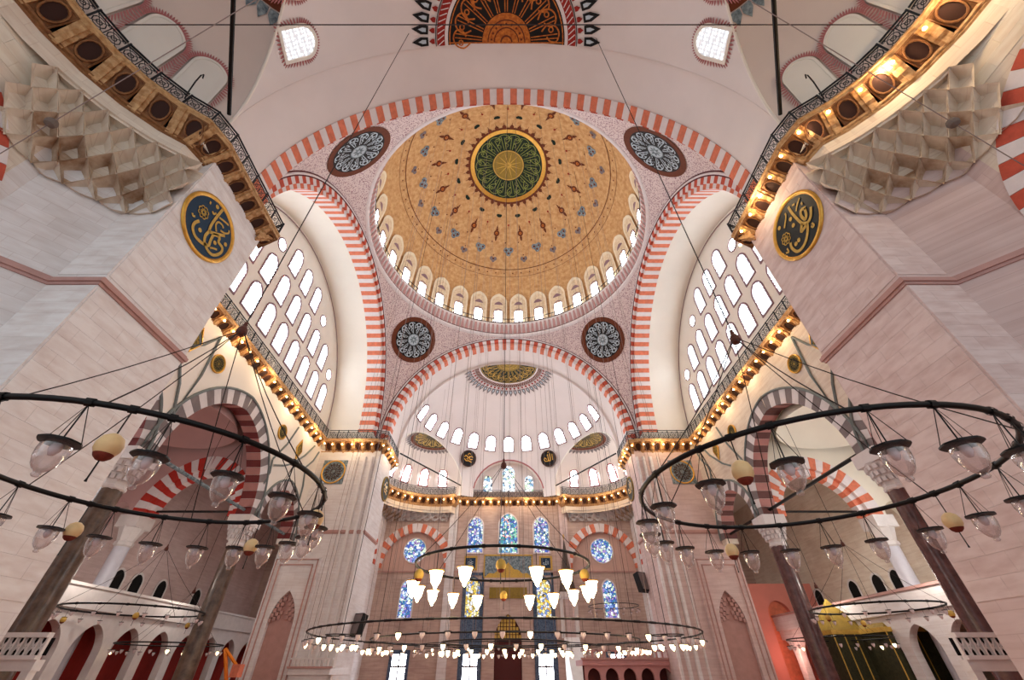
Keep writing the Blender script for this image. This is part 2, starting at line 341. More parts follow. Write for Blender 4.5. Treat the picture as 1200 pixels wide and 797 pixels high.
# ---- pendentives
R0 = A * math.sqrt(2)
for sx, sy, nm in QUADS:
    f = T(sx, sy); rows = []
    for i in range(25):
        z = ZS + A * (i / 24) ** .9; rho = math.sqrt(R0 * R0 - (z - ZS) ** 2); lo = math.acos(min(1, A / rho)); hi = PI / 2 - lo
        rows.append([f(rho * math.cos(lo + (hi - lo) * j / 16), YC + rho * math.sin(lo + (hi - lo) * j / 16), z) for j in range(17)])
    pd = MB().grid(rows).obj('pendentive', PEND, ceil, True)
    el = math.radians(35.5); az = math.radians(45)
    c = Vector((math.cos(el) * math.cos(az), math.cos(el) * math.sin(az), math.sin(el)))
    u = Vector((-math.sin(az), math.cos(az), 0)); w = c.cross(u)
    def fn(off):
        def g(x, y):
            d = (c * R0 + u * x + w * y).normalized() * (R0 - off); return f(d.x, YC + d.y, ZS + d.z)
        return g
    rd = decal('painted_roundel', ring2(2.15, 2.72, 40), fn(.05), RBROWN, pd)
    decal('roundel_ground', ring2(0, 2.2, 32, steps=3), fn(.06), BLACKP, rd)
    st = []
    for k in range(12):
        a = 2 * PI * k / 12
        st += rot2(stroke([(.78, 0), (1.9, 0)], .07) + stroke([(.85, .12), (1.7, .3)], .06), a)
        st += rot2(ring2(.16, .26, 10, c=(1.82, .28)) + stroke(smooth2([(1.3, .5), (1.6, .62), (1.98, .42), (2.05, 0), (1.9, -.2)]), .08) + stroke(smooth2([(1.1, .3), (1.4, .1), (1.5, .38), (1.25, .5)]), .06), a)
    decal('roundel_script', st, fn(.08), PALEB, rd)
    decal('roundel_boss', ring2(0, .68, 20), fn(.08), PALEB, rd)
    decal('roundel_rosette', scallop(8, .12, .16, .42) + ring2(.62, .72, 20), fn(.10), SLATE, rd)
# ---- dome
RDOME = 13.95; ZD = 37.35
rows = [[(13.70 * math.cos(a), YC + 13.70 * math.sin(a), 34.1) for a in [2 * PI * j / 96 for j in range(96)]]]
b = MB(); b.lathe([(13.72, 34.05), (13.45, 34.15), (13.45, 34.45), (13.62, 34.6), (13.5, 35.2), (13.35, 35.75), (13.3, 36.15), (13.95, 36.2)], 96, c=(0, YC, 0))
ringo = b.obj('dome_cornice', VWHITE, ceil, True)
b = MB()
for k in range(150):
    a = 2 * PI * k / 150; M = Matrix.Translation((0, YC, 0)) @ Matrix.Rotation(a, 4, 'Z')
    b.add([M @ Vector(p) for p in ((13.52, -.2, 34.62), (13.52, .2, 34.62), (13.34, 0, 35.1), (13.27, .12, 35.85), (13.27, -.12, 35.85))], [(0, 1, 2), (1, 3, 2), (0, 2, 4), (2, 3, 4)])
q = b.obj('cornice_dentils', mat('dusty_rose', (.74, .58, .57), .8), ceil); q['kind'] = 'stuff'
MB().lathe([(13.62, 34.5), (13.58, 34.62), (13.5, 34.6)], 96, c=(0, YC, 0)).obj('cornice_line', MAROON, ceil)
def dome_pt(phi, t, off=0):
    r = RDOME - off; return (r * math.sin(t) * math.cos(phi), YC + r * math.sin(t) * math.sin(phi), ZD + r * math.cos(t))
b = MB(); b.grid([[dome_pt(2 * PI * j / 96, PI / 2 * i / 32) for j in range(96)] for i in range(1, 33)], 0, True)
b.grid([[(13.95 * math.cos(2 * PI * j / 96), YC + 13.95 * math.sin(2 * PI * j / 96), z) for j in range(96)] for z in (37.35, 36.2)], 0, True)
b.add([dome_pt(2 * PI * j / 96, PI / 64) for j in range(96)], [tuple(range(96))])
dome = b.obj('dome', DOMEG, ceil, True)
def dfn(off):
    def g(x, y):
        r = math.hypot(x, y); t = r / RDOME; return dome_pt(math.atan2(y, x), t, off)
    return g
md = decal('dome_medallion', ring2(4.35, 4.85, 64), dfn(.06), GOLD, ceil)
decal('medallion_ground', ring2(1.9, 4.4, 48, steps=4), dfn(.05), DGREEN, md)
decal('medallion_boss', ring2(0, 2.0, 32, steps=3), dfn(.07), OLIVE, md)
decal('medallion_star', scallop(12, .1, .1, 1.7) + ring2(1.85, 1.97, 32) + ring2(.25, .35, 12), dfn(.09), GOLDP, md)
st = []
for k in range(18):
    a = 2 * PI * k / 18; j = random.uniform(-.1, .1)
    st += rot2(stroke([(2.1, -.12), (3.9 + j, -.22)], .06) + stroke([(2.1, .12), (3.7 + j, .2)], .06) + stroke(smooth2([(2.9, .2), (3.3, .75), (3.9, .7), (4.15, .1), (3.9, -.45), (3.5, -.3)]), .07)
               + ring2(.13, .2, 8, c=(3.6, .5)) + stroke(smooth2([(2.4, .3), (2.7, .5), (3.0, .2)]), .05), a)
decal('medallion_script', st, dfn(.08), LGREEN, md)
decal('medallion_petals', ring2(4.82, 5.12, 64) + scallop(36, 5.08, .44, .5), dfn(.05), RBROWN, ceil)
decal('petal_spikes', [p for i in range(36) for p in rot2(stroke([(5.5, 0), (5.85, 0)], .05), 2 * PI * (i + .5) / 36)], dfn(.06), RBROWN, ceil)
def motif(name, shapes, r, n, ph, m, off=.06):
    return decal(name, [p for i in range(n) for p in rot2([[(r + x, y) for x, y in s] for s in shapes], 2 * PI * (i + ph) / n)], dfn(off), m, ceil)
# 16-fold ornament: pairs, lanterns, dots, trefoils
motif('painted_knots', disc2(.19, 8, (-.05, -.2)) + disc2(.19, 8, (-.05, .2)) + [[(-.22, -.22), (.2, -.22), (.2, .22), (-.22, .22)]], 6.75, 16, .5, DGREEN)
motif('painted_buds', disc2(.14, 6) + [[(.1, -.05), (.3, 0), (.1, .05)]], 7.9, 16, 0, REDP)
lant = disc2(.42, 12) + disc2(.17, 8, (-.52, 0)) + disc2(.14, 6, (.5, 0)) + [[(-.7, -.12), (-1.15, 0), (-.7, .12)]] + [[(.5, -.2), (.95, -.1), (1.1, 0), (.95, .1), (.5, .2)]]
motif('painted_lanterns', lant, 9.1, 16, .5, RBROWN)
motif('lantern_hearts', ring2(.08, .2, 8), 9.1, 16, .5, ORANGEP, .08)
motif('painted_stems', stroke([(-.9, 0), (-.5, 0)], .05), 8.9, 16, 0, RBROWN)
tre = disc2(.4, 8, (0, -.38)) + disc2(.4, 8, (0, .38)) + disc2(.4, 8, (.45, 0)) + disc2(.28, 8, (-.05, 0))
motif('painted_trefoils', tre, 11.3, 16, 0, SLATE)
motif('trefoil_shades', disc2(.16, 6, (0, -.38)) + disc2(.16, 6, (0, .38)) + disc2(.16, 6, (.42, 0)), 11.3, 16, 0, RBROWN, .08)
motif('painted_leaves', disc2(.3, 7, (0, -.28)) + disc2(.3, 7, (0, .28)) + disc2(.26, 7, (.3, 0)), 12.6, 16, .5, GREYV)
motif('leaf_hearts', disc2(.16, 6) + disc2(.1, 6, (-.5, 0)), 12.6, 16, .5, RBROWN, .08)
motif('small_red_buds', disc2(.1, 6), 10.3, 32, .25, RBROWN)
decal('dome_line', ring2(14.0, 14.1, 96) + ring2(15.1, 15.15, 96), dfn(.05), RBROWN, ceil)
motif('painted_dots', disc2(.11, 6), 14.6, 64, .5, RBROWN)
# dome window bays
def arch2(w, h, n=10, pt=.0, x0=0, z0=0):     # outline of an arched opening, from bottom-left over the top to bottom-right
    if pt < 0: return [(x0 - w / 2, z0), (x0 - w / 2, z0 + h * .5), (x0 - w / 2, z0 + h), (x0, z0 + h), (x0 + w / 2, z0 + h), (x0 + w / 2, z0 + h * .5), (x0 + w / 2, z0)]
    hw = w / 2; e = hw * pt; R = hw + e; zs = h - math.sqrt(R * R - e * e); L = [(-hw, 0)]
    a1 = math.acos(e / R)
    for i in range(n + 1):
        a = a1 * i / n; L.append((-(R * math.cos(a) - e), zs + R * math.sin(a)))
    L += [(-x, z) for x, z in reversed(L[:-1])]
    return [(x0 + x, z0 + z) for x, z in L]
def win_mesh(key, w, h, border, proud, pt, fm, pm, sill=True, n=8, depth=.0):
    """frame band that stands proud of the wall; pane sits behind it. local x right, z up, -y towards the viewer"""
    k = ('win',) + key
    if k in CACHE: return CACHE[k]
    inn = arch2(w, h, n, pt); out = arch2(w + 2 * border, h + border * 1.15 + (border if sill else 0), n, pt, 0, -border if sill else 0)
    b = MB(); N = len(inn)
    rows = [[(x, 0, z) for x, z in out], [(x, -proud, z) for x, z in out], [(x, -proud, z) for x, z in inn], [(x, -.01, z) for x, z in inn]]
    b.grid(rows, 0, True)
    p = MB(); p.add([(x, -.02, z) for x, z in inn], [tuple(range(N))])
    CACHE[k] = (b.mesh('window_frame', fm), p.mesh('pane', pm)); return CACHE[k]
CACHE = {}; WN = [0]
def window(key, M, w, h, border, proud, pt, fm, pm, sill=True, bars=None):
    WN[0] += 1; me, pe = win_mesh(key, w, h, border, proud, pt, fm, pm, sill)
    o = ob('window_%d' % WN[0], me, None, M); struct('', o)
    p = ob('pane', pe, o, None, None, True); return o
def rwindow(M, r, border, fm, pm):
    WN[0] += 1
    b = MB(); b.add([], []); n = 24
    b.grid([[((rr) * math.cos(2 * PI * i / n), y, rr * math.sin(2 * PI * i / n)) for i in range(n)] for rr, y in ((r + border, 0), (r + border, -.06), (r, -.06), (r, -.01))], 0, True)
    k = ('rw', r, border, fm.name, pm.name)
    if k not in CACHE:
        p = MB(); p.add([(r * math.cos(2 * PI * i / n), -.02, r * math.sin(2 * PI * i / n)) for i in range(n)], [tuple(range(n))])
        CACHE[k] = (b.mesh('window_frame', fm), p.mesh('pane', pm))
    o = ob('window_%d' % WN[0], CACHE[k][0], None, M); struct('', o); ob('pane', CACHE[k][1], o, None, None, True); return o
for k in range(32):
    a = 2 * PI * (k + .5) / 32; ca, sa = math.cos(a), math.sin(a)
    if YC + 13.9 * sa < 14.5: continue                      # hidden behind the near arch
    M = frame((13.88 * ca, YC + 13.88 * sa, 36.75), (sa, -ca, 0), (ca, sa, 0), (0, 0, 1))
    bay = MB(); 
    prof = lambda s, r: dome_pt(a - math.atan2(s, 13.9), PI / 2 - math.atan2(max(0, r - .6), 13.9), .12) if r > .6 else ((13.83) * math.cos(a - s / 13.9), YC + 13.83 * math.sin(a - s / 13.9), 36.75 + r)
    o1 = arch2(2.35, 4.9, 8, .35); i1 = arch2(1.95, 4.45, 8, .35)
    bay.grid([[prof(x, z) for x, z in o1], [prof(x, z) for x, z in i1]], 0)
    bay.obj('window_surround', DOMEW, ceil)
    b2 = MB(); c2 = [prof(x, z) for x, z in i1]
    N = len(c2)
    for i in range(N // 2): b2.add([c2[i], c2[i + 1], c2[N - 2 - i], c2[N - 1 - i]], [(0, 1, 2, 3)])
    b2.obj('window_panel', DOMEP, ceil)
    i3 = arch2(1.35, 1.35, 8, .35, 0, 2.15); c3 = [dome_pt(a - x / 13.9, PI / 2 - (z - .6) / 13.9, .16) for x, z in i3]; b3 = MB(); N = len(c3)
    for i in range(N // 2): b3.add([c3[i], c3[i + 1], c3[N - 2 - i], c3[N - 1 - i]], [(0, 1, 2, 3)])
    b3.obj('window_tracery', GREYLINE, ceil)
    window(('dome',), M @ Matrix.Translation((0, -.2, -.05)), 1.0, 2.15, .14, .06, .2, GREYLINE, PANES)
b = MB()                                                         # low railing round the foot of the dome
for z in (36.3, 36.95): b.tube([(13.4 * math.cos(2 * PI * i / 96), YC + 13.4 * math.sin(2 * PI * i / 96), z) for i in range(96)], .045, 5, 0, True)
for i in range(192): a = 2 * PI * i / 192; b.tube([(13.4 * math.cos(a), YC + 13.4 * math.sin(a), 36.2), (13.4 * math.cos(a), YC + 13.4 * math.sin(a), 36.95)], .03, 4)
tag(b.obj('dome_railing', RAILM), 'low iron railing running round the foot of the central dome', 'railing')

# ---- semi-domes with their exedrae
A60 = math.radians(60); A30 = math.radians(30); DEX = RD * math.cos(A30); REX = RD * math.sin(A30)
def arch_z(x): return (4.75 ** 2 - x * x) ** .5 - .62 if abs(x) < 4.75 else -9      # opening of the central recess above ZS
for sy, base, nm in ((1, FARY, 'far'), (-1, NEARY, 'near')):
    KX = .76 if sy > 0 else 1.0      # the far corner niches are lower than the near ones
    def P(az, e, r=RD): return (r * math.cos(e) * math.sin(az), base + sy * r * math.cos(e) * math.cos(az), ZS + r * math.sin(e))
    rows = [[] for _ in range(25)]
    azs = [-PI / 2 + PI * i / 120 for i in range(121)]
    for az in azs:
        d = min(abs(abs(az) - A60), PI)
        e0 = 0
        if abs(az) >= A30 - 1e-6: e0 = KX * math.acos(min(1, math.cos(A30) / max(1e-6, math.cos(d))))
        elif True:
            for it in range(60):
                e = it / 60 * .6
                if RD * math.sin(e) < arch_z(RD * math.cos(e) * math.sin(az)): e0 = e
        for i in range(25): rows[i].append(P(az, e0 + (PI / 2 - 1e-3 - e0) * i / 24))
    b = MB().grid(rows)
    half = b.obj('semi_dome', PINKPL, ceil, True)
    # lower wall of the middle part and its recess
    b = MB()
    for s in (-1, 1):
        a0 = [P(s * (A30 - (A30 - .39) * i / 4), 0) for i in range(5)]
        b.grid([a0, [(x, y, 19.4) for x, y, z in a0]])
    pts = [(4.75 * math.cos(a), 4.75 * math.sin(a)) for a in [PI * i / 20 for i in range(21)]]
    def onS(x, zr):
        zz = max(zr - .62, 0); return base + sy * math.sqrt(max(0, RD ** 2 - x * x - zz * zz))
    b.grid([[(x, onS(x, z), ZS + z - .62) for x, z in pts], [(x, base + sy * 12.75, ZS + z - .62) for x, z in pts]])
    b.add([(x, base + sy * 12.75, ZS + z - .62) for x, z in pts], [tuple(range(21))])
    b.obj('recess_wall', PINKPL, ceil, False)
    if sy > 0:
        MB().tube([(x, onS(x, z) - .05, ZS + z - .62) for x, z in pts if z > .7], .1, 6).obj('recess_arch_line', PINKLINE, ceil)
    for s in (-1, 1):
        E = Vector((s * DEX * math.sin(A60), base + sy * DEX * math.cos(A60), ZS)); fa = s * A60
        def Q(az, e, r=REX, E=E, fa=fa):
            e0 = math.asin(min(1, REX / RD * math.sin(e))); dd = RD * (math.cos(KX * e0) - math.cos(e0))
            return (E.x + r * math.cos(e) * math.sin(fa + az) + dd * math.sin(fa), E.y + sy * (r * math.cos(e) * math.cos(fa + az) + dd * math.cos(fa)), E.z + RD * math.sin(KX * e0) * r / REX)
        b = MB().grid([[Q(-PI / 2 + PI * j / 48, (PI / 2 - .001) * i / 20) for j in range(49)] for i in range(21)])
        b.grid([[Q(-PI / 2 + PI * j / 48, 0) for j in range(49)], [(Q(-PI / 2 + PI * j / 48, 0)[0], Q(-PI / 2 + PI * j / 48, 0)[1], 19.4) for j in range(49)]])
        b.obj('exedra_semi_dome', EXEDRA, ceil, True)
        # rim moulding of the exedra arch
        rim = [Q(-PI / 2, e) for e in [PI / 2 * i / 16 for i in range(17)]] + [Q(PI / 2, e) for e in [PI / 2 * (16 - i) / 16 for i in range(17)]]
        MB().tube(rim, .07, 6).obj('exedra_rim', PLASTER, ceil, True)
        side = 'left' if s < 0 else 'right'
        # windows
        for j, az in enumerate((-64, -38, -11, 14, 39, 64) if sy > 0 else (74 * s, 56 * s, 38 * s, 20 * s, 2 * s, -16 * s)):
            az = math.radians(az) ; p = Vector(Q(az, .12, REX - .06)); nrm = Vector((math.sin(fa + az), sy * math.cos(fa + az), 0)); 
            xx = Vector((nrm.y, -nrm.x, 0)); tilt = Vector((0, 0, 1)) * math.cos(.3) - nrm * math.sin(.3); yy = nrm * math.cos(.3) + Vector((0, 0, 1)) * math.sin(.3)
            M = frame(p - Vector((0, 0, .2)), xx, yy, tilt)
            if sy > 0: window(('exf',), M, .95, 2.1, .18, .06, .15, PINKLINE, PANE)
            else:
                o = window(('exn',), M, 1.15, 2.2, .10, .05, .1, BLINDW, BLINDW)
                fl = [(x, -.04, z) for x, z in arch2(1.5, 2.4, 14, .1, 0, -.1)]; b = MB()
                for i in range(len(fl) - 1):
                    a_, b_ = Vector(fl[i]), Vector(fl[i + 1]); l = (b_ - a_).length; nn = max(1, int(l / .13))
                    for q in range(nn):
                        c_ = a_.lerp(b_, (q + .5) / nn); d_ = Vector((c_.x, 0, c_.z - 1.1)).normalized(); t_ = (b_ - a_).normalized() * .045
                        b.add([c_ - t_ * 1.1, c_ + t_ * 1.1, c_ + t_ * .8 + d_ * .16, c_ + d_ * .28, c_ - t_ * .8 + d_ * .16], [(0, 1, 2, 3, 4)])
                ob('painted_flames', b.mesh('painted_flames', PINKLINE), o, None, None, True)['kind'] = 'stuff'
        # crown medallion of the exedra: half disc against its arch
        def ef(off, E=E, fa=fa, Q=Q):
            def g(x, y):     # x along the opening, y into the exedra
                r = math.hypot(x, y); t = r / REX; ph = math.atan2(x, y); rr = REX - off
                return Q(ph, PI / 2 - t, rr)
            return g
        m0 = decal('half_medallion', ring2(0, 2.6, 24, 0, PI, steps=3), ef(.04), DOLIVE if sy > 0 else BLACKP, ceil)
        decal('medallion_braid', ring2(2.6, 3.0, 24, 0, PI), ef(.05), RBROWN, m0)
        decal('medallion_palmettes', scallop(20, 3.05, .42, .7, 0, PI), ef(.05), SLATE if sy < 0 else GREYV, m0)
        st = []
        for k in range(7):
            a = PI * (k + .5) / 7
            st += rot2(stroke([(.8, 0), (2.2, 0)], .07) + stroke(smooth2([(1.3, .3), (1.8, .5), (2.25, .2), (2.1, -.3), (1.7, -.2)]), .09) + stroke(smooth2([(1.0, -.2), (1.4, -.4), (1.9, -.5)]), .06), a)
        decal('medallion_script', st, ef(.07), PALEB if sy < 0 else GOLDP, m0)
        # exedra tie rod
        MB().tube([(s * 12.2, base + sy * .4, 20.6), (s * 6.3, base + sy * 10.6, 20.6)], .085, 8).obj('tie_rod', IRON)
        o = bpy.context.scene.objects; 
    # medallion of the half dome
    def mf(off):
        def g(x, y):
            r = math.hypot(x, y); t = r / RD; ph = math.atan2(x, y); return P(ph, PI / 2 - t, RD - off)
        return g
    k = 1.0
    m0 = decal('half_medallion', ring2(1.5, 3.75, 32, 0, PI, steps=3), mf(.04), BLACKP if sy < 0 else DGREEN, ceil)
    decal('medallion_sunburst', ring2(0, 1.55, 24, 0, PI, steps=2), mf(.05), ORANGEP if sy < 0 else OLIVE, m0)
    decal('sunburst_dots', ring2(.3, .4, 16, 0, PI) + ring2(.75, .82, 20, 0, PI) + ring2(1.15, 1.22, 24, 0, PI) + [p for i in range(9) for p in rot2(disc2(.07, 6, (.98, 0)), PI * (i + .5) / 9)], mf(.06), RBROWN if sy < 0 else GOLDP, m0)
    st = stroke([(-3.7, .12), (3.7, .12)], .07) + ring2(3.6, 3.67, 40, 0, PI)
    for q in range(11):
        a = PI * (q + .5) / 11
        st += rot2(stroke([(1.6, -.07), (3.3, -.12)], .06) + stroke([(1.6, .07), (3.3, .1)], .06), a)
        st += rot2(stroke(smooth2([(2.3, .3), (2.7, .62), (3.2, .5), (3.4, .1), (3.2, -.3), (2.8, -.25), (2.6, 0)]), .09) + ring2(.1, .18, 8, c=(2.9, .35)), a)
    decal('medallion_script', st, mf(.06), ORANGEP if sy < 0 else GOLDP, m0)
    decal('medallion_edge', ring2(3.75, 3.95, 40, 0, PI), mf(.05), VWHITE, m0)
    decal('medallion_braid', ring2(3.95, 4.45, 40, 0, PI), mf(.05), REDP if sy < 0 else RBROWN, m0)
    decal('braid_twist', [p for i in range(44) for p in rot2(stroke([(4.0, -.14), (4.4, .14)], .05), PI * (i + .5) / 44)], mf(.06), VWHITE, m0)
    decal('medallion_buds', scallop(26, 4.6, .26, .35, 0, PI), mf(.05), REDP, m0)
    decal('medallion_palmettes', scallop(26, 5.0, .46, 1.05, 0, PI) + ring2(4.5, 4.55, 40, 0, PI), mf(.05), BLACKP if sy < 0 else GREYV, m0)
    decal('palmette_hearts', scallop(26, 5.15, .2, .5, 0, PI), mf(.07), PALEB, m0)
    # ring of thirteen windows
    for q in range(-6, 7):
        az = math.radians(13.6 * q)
        if sy < 0 and abs(q) < 4: continue
        e = .51; p = Vector(P(az, e - .07, RD - .02)); nrm = Vector((math.sin(az) * math.cos(e), sy * math.cos(az) * math.cos(e), math.sin(e)))
        xx = Vector((math.cos(az), -sy * math.sin(az), 0)) ; up = xx.cross(nrm); 
        if up.z < 0: up = -up
        M = frame(p, xx, nrm, up)
        o = window(('semi', sy), M, 1.25, 1.95, .16, .09, .1, GREYLINE if sy > 0 else PLASTER, PANES if sy > 0 else PANEN)
        if sy < 0:
            b = MB(); fl = [(x, -.04, z) for x, z in arch2(1.6, 2.2, 12, .1, 0, -.15)]; fl = fl + [fl[0]]
            for i in range(len(fl) - 1):
                a_, b_ = Vector(fl[i]), Vector(fl[i + 1]); l = (b_ - a_).length; nn = max(1, int(l / .15))
                for w_ in range(nn):
                    c_ = a_.lerp(b_, (w_ + .5) / nn); d_ = Vector((c_.x, 0, c_.z - .95)).normalized(); t_ = (b_ - a_).normalized() * .06
                    b.add([c_ - t_, c_ + t_, c_ + t_ * .7 + d_ * .16, c_ + d_ * .26, c_ - t_ * .7 + d_ * .16], [(0, 1, 2, 3, 4)])
            ob('painted_flames', b.mesh('painted_flames', PINKLINE), o, None, None, True)['kind'] = 'stuff'
for o in [o for o in COL.objects if o.name.startswith('tie_rod')]:
    x, y = ('left' if o.data.vertices[0].co.x < 0 else 'right'), ('near' if o.data.vertices[0].co.y < 20 else 'far')
    tag(o, 'long black iron tie rod across the mouth of the %s %s corner niche' % (y, x), 'tie rod')
# roundels of the far half dome
def roundel_obj(name, label, M, r, ground, rim, strokes, dots, col, sw=.1, petals=None):
    t = thing(name, label, 'roundel', tuple(M.translation))
    b = MB(); n = 40
    b.grid([[((rr) * math.cos(2 * PI * i / n), y, rr * math.sin(2 * PI * i / n)) for i in range(n)] for rr, y in ((r, 0), (r, -.09), (r * .93, -.12), (r * .88, -.05))], 0, True)
    ob('rim', b.mesh('rim', rim, True), t, M)
    b = MB(); b.add([(r * .9 * math.cos(2 * PI * i / n), -.05, r * .9 * math.sin(2 * PI * i / n)) for i in range(n)], [tuple(range(n))]); ob('board', b.mesh('board', ground), t, M)
    b = MB()
    for p in strokes: b.add([(x, -.065, z) for x, z in p], [tuple(range(len(p)))]); b.add([(x, -.075, z) for x, z in p], [tuple(range(len(p)))])
    for x, z, q in dots: b.add([(x + q * math.cos(2 * PI * i / 8), -.075, z + q * math.sin(2 * PI * i / 8)) for i in range(8)], [tuple(range(8))])
    ob('script', b.mesh('script', col), t, M)['kind'] = 'stuff'; return t
allah = [p for s, w in (([(.62, .5), (.6, -.3)], .1), ([(.3, .62), (.28, -.25), (.1, -.35), (0, -.2)], .1), ([(-.02, .55), (-.03, -.2), (-.15, -.36), (-.3, -.25)], .1), ([(-.25, -.1), (-.5, .15), (-.62, -.1), (-.45, -.32), (-.25, -.3)], .1), ([(0, .7), (.1, .82), (.25, .78)], .06)) for p in stroke(smooth2(s), w)]
moham = [p for s, w in (([(.6, .2), (.35, .35), (.1, .1), (.3, -.1), (.6, 0)], .11), ([(.1, .3), (-.1, .1), (-.45, .35), (-.6, .1)], .11), ([(-.6, -.1), (-.3, -.35), (.1, -.3), (.5, -.45)], .12), ([(.2, .55), (.0, .7), (-.2, .5)], .08), ([(-.3, -.1), (0, -.1)], .09)) for p in stroke(smooth2(s), w)]
for s, st, lab in ((-1, moham, 'round black board with gold script on the left below the far half dome windows'), (1, allah, 'round black board with gold script on the right below the far half dome windows')):
    az = s * math.radians(28.5); e = math.asin(3.75 / RD); p = Vector((12.1 * math.cos(e) * math.sin(az), FARY + 12.1 * math.cos(e) * math.cos(az), ZS + 3.75))
    nrm = Vector((math.sin(az) * .95, math.cos(az) * .95, .3)).normalized(); xx = Vector((math.cos(az), -math.sin(az), 0)); up = xx.cross(nrm); up = up if up.z > 0 else -up
    roundel_obj('script_roundel', lab, frame(p, xx, nrm, up), 1.12, BLACKP, BROWN, st, [(-.1, .45, .05)], GOLD)
# lunette windows of the recess
for x, w, h in ((-2.85, 1.15, 2.6), (0, 1.7, 4.0), (2.85, 1.15, 2.6)):
    window(('lun', w), frame((x, FARY + 12.7, 20.1), (1, 0, 0), (0, 1, 0), (0, 0, 1)), w, h, .08, .05, .3, PINKPL, ST_PALE)

# ================================================================ WALLS AND PIERS
BLOCKL = mat('grey_white_block', (.91, .90, .895), .75, rgb2=(.83, .79, .775), kind='block')
BLOCKR = mat('lamplit_block', (.86, .79, .775), .75, rgb2=(.77, .67, .65), kind='block')  # right pier stones, warm lamplight painted into their colour
BLOCKC = mat('cream_block', (.91, .88, .82), .8, rgb2=(.85, .79, .71), kind='block')
CSTONE = mat('cream_limestone', (.90, .86, .80), .8, rgb2=(.82, .75, .68), kind='stone')
def wall_arcade(Pf, u0, u1, zb, zt, th, ops, b=None, n=20, mi=(0, 0, 0)):
    """vertical wall with arched openings. Pf(u,d,z)->xyz. ops: (uc, halfwidth, spring z, pointedness, sill z)"""
    b = b or MB(); cur = u0
    for uc, hw, zs, pt, sill in sorted(ops):
        for d in (0, th): b.quad(Pf(cur, d, zb), Pf(uc - hw, d, zb), Pf(uc - hw, d, zt), Pf(cur, d, zt), mi[0])
        e = hw * pt; R = hw + e
        us = [-hw * math.cos(PI * i / n) for i in range(n + 1)]
        cz = [zs + math.sqrt(max(0, R * R - (abs(u) + e) ** 2)) for u in us]
        for d in (0, th):
            b.grid([[Pf(uc + u, d, z) for u, z in zip(us, cz)], [Pf(uc + u, d, zt) for u in us]], mi[0])
            if sill > zb: b.quad(Pf(uc - hw, d, zb), Pf(uc + hw, d, zb), Pf(uc + hw, d, sill), Pf(uc - hw, d, sill), mi[0])
        b.grid([[Pf(uc + u, 0, z) for u, z in zip(us, cz)], [Pf(uc + u, th, z) for u, z in zip(us, cz)]], mi[1])
        for s in (-1, 1): b.quad(Pf(uc + s * hw, 0, max(sill, zb)), Pf(uc + s * hw, th, max(sill, zb)), Pf(uc + s * hw, th, zs), Pf(uc + s * hw, 0, zs), mi[1])
        if sill > zb: b.quad(Pf(uc - hw, 0, sill), Pf(uc + hw, 0, sill), Pf(uc + hw, th, sill), Pf(uc - hw, th, sill), mi[1])
        cur = uc + hw
    for d in (0, th): b.quad(Pf(cur, d, zb), Pf(u1, d, zb), Pf(u1, d, zt), Pf(cur, d, zt), mi[0])
    return b
def pointed(parent, M, hw, wd, y0, y1, pt, n, m1, m2):      # two-centred arch of separate voussoirs; n per half
    e = hw * pt; R = hw + e; am = math.acos(e / R)
    vouss(parent, M, R, R + wd, y0, y1, n, m1, m2, 0, am, cx=-e)
    vouss(parent, M, R, R + wd, y0, y1, n, m1, m2, PI - am, PI, cx=e, alt=1 if n % 2 == 0 else 0)
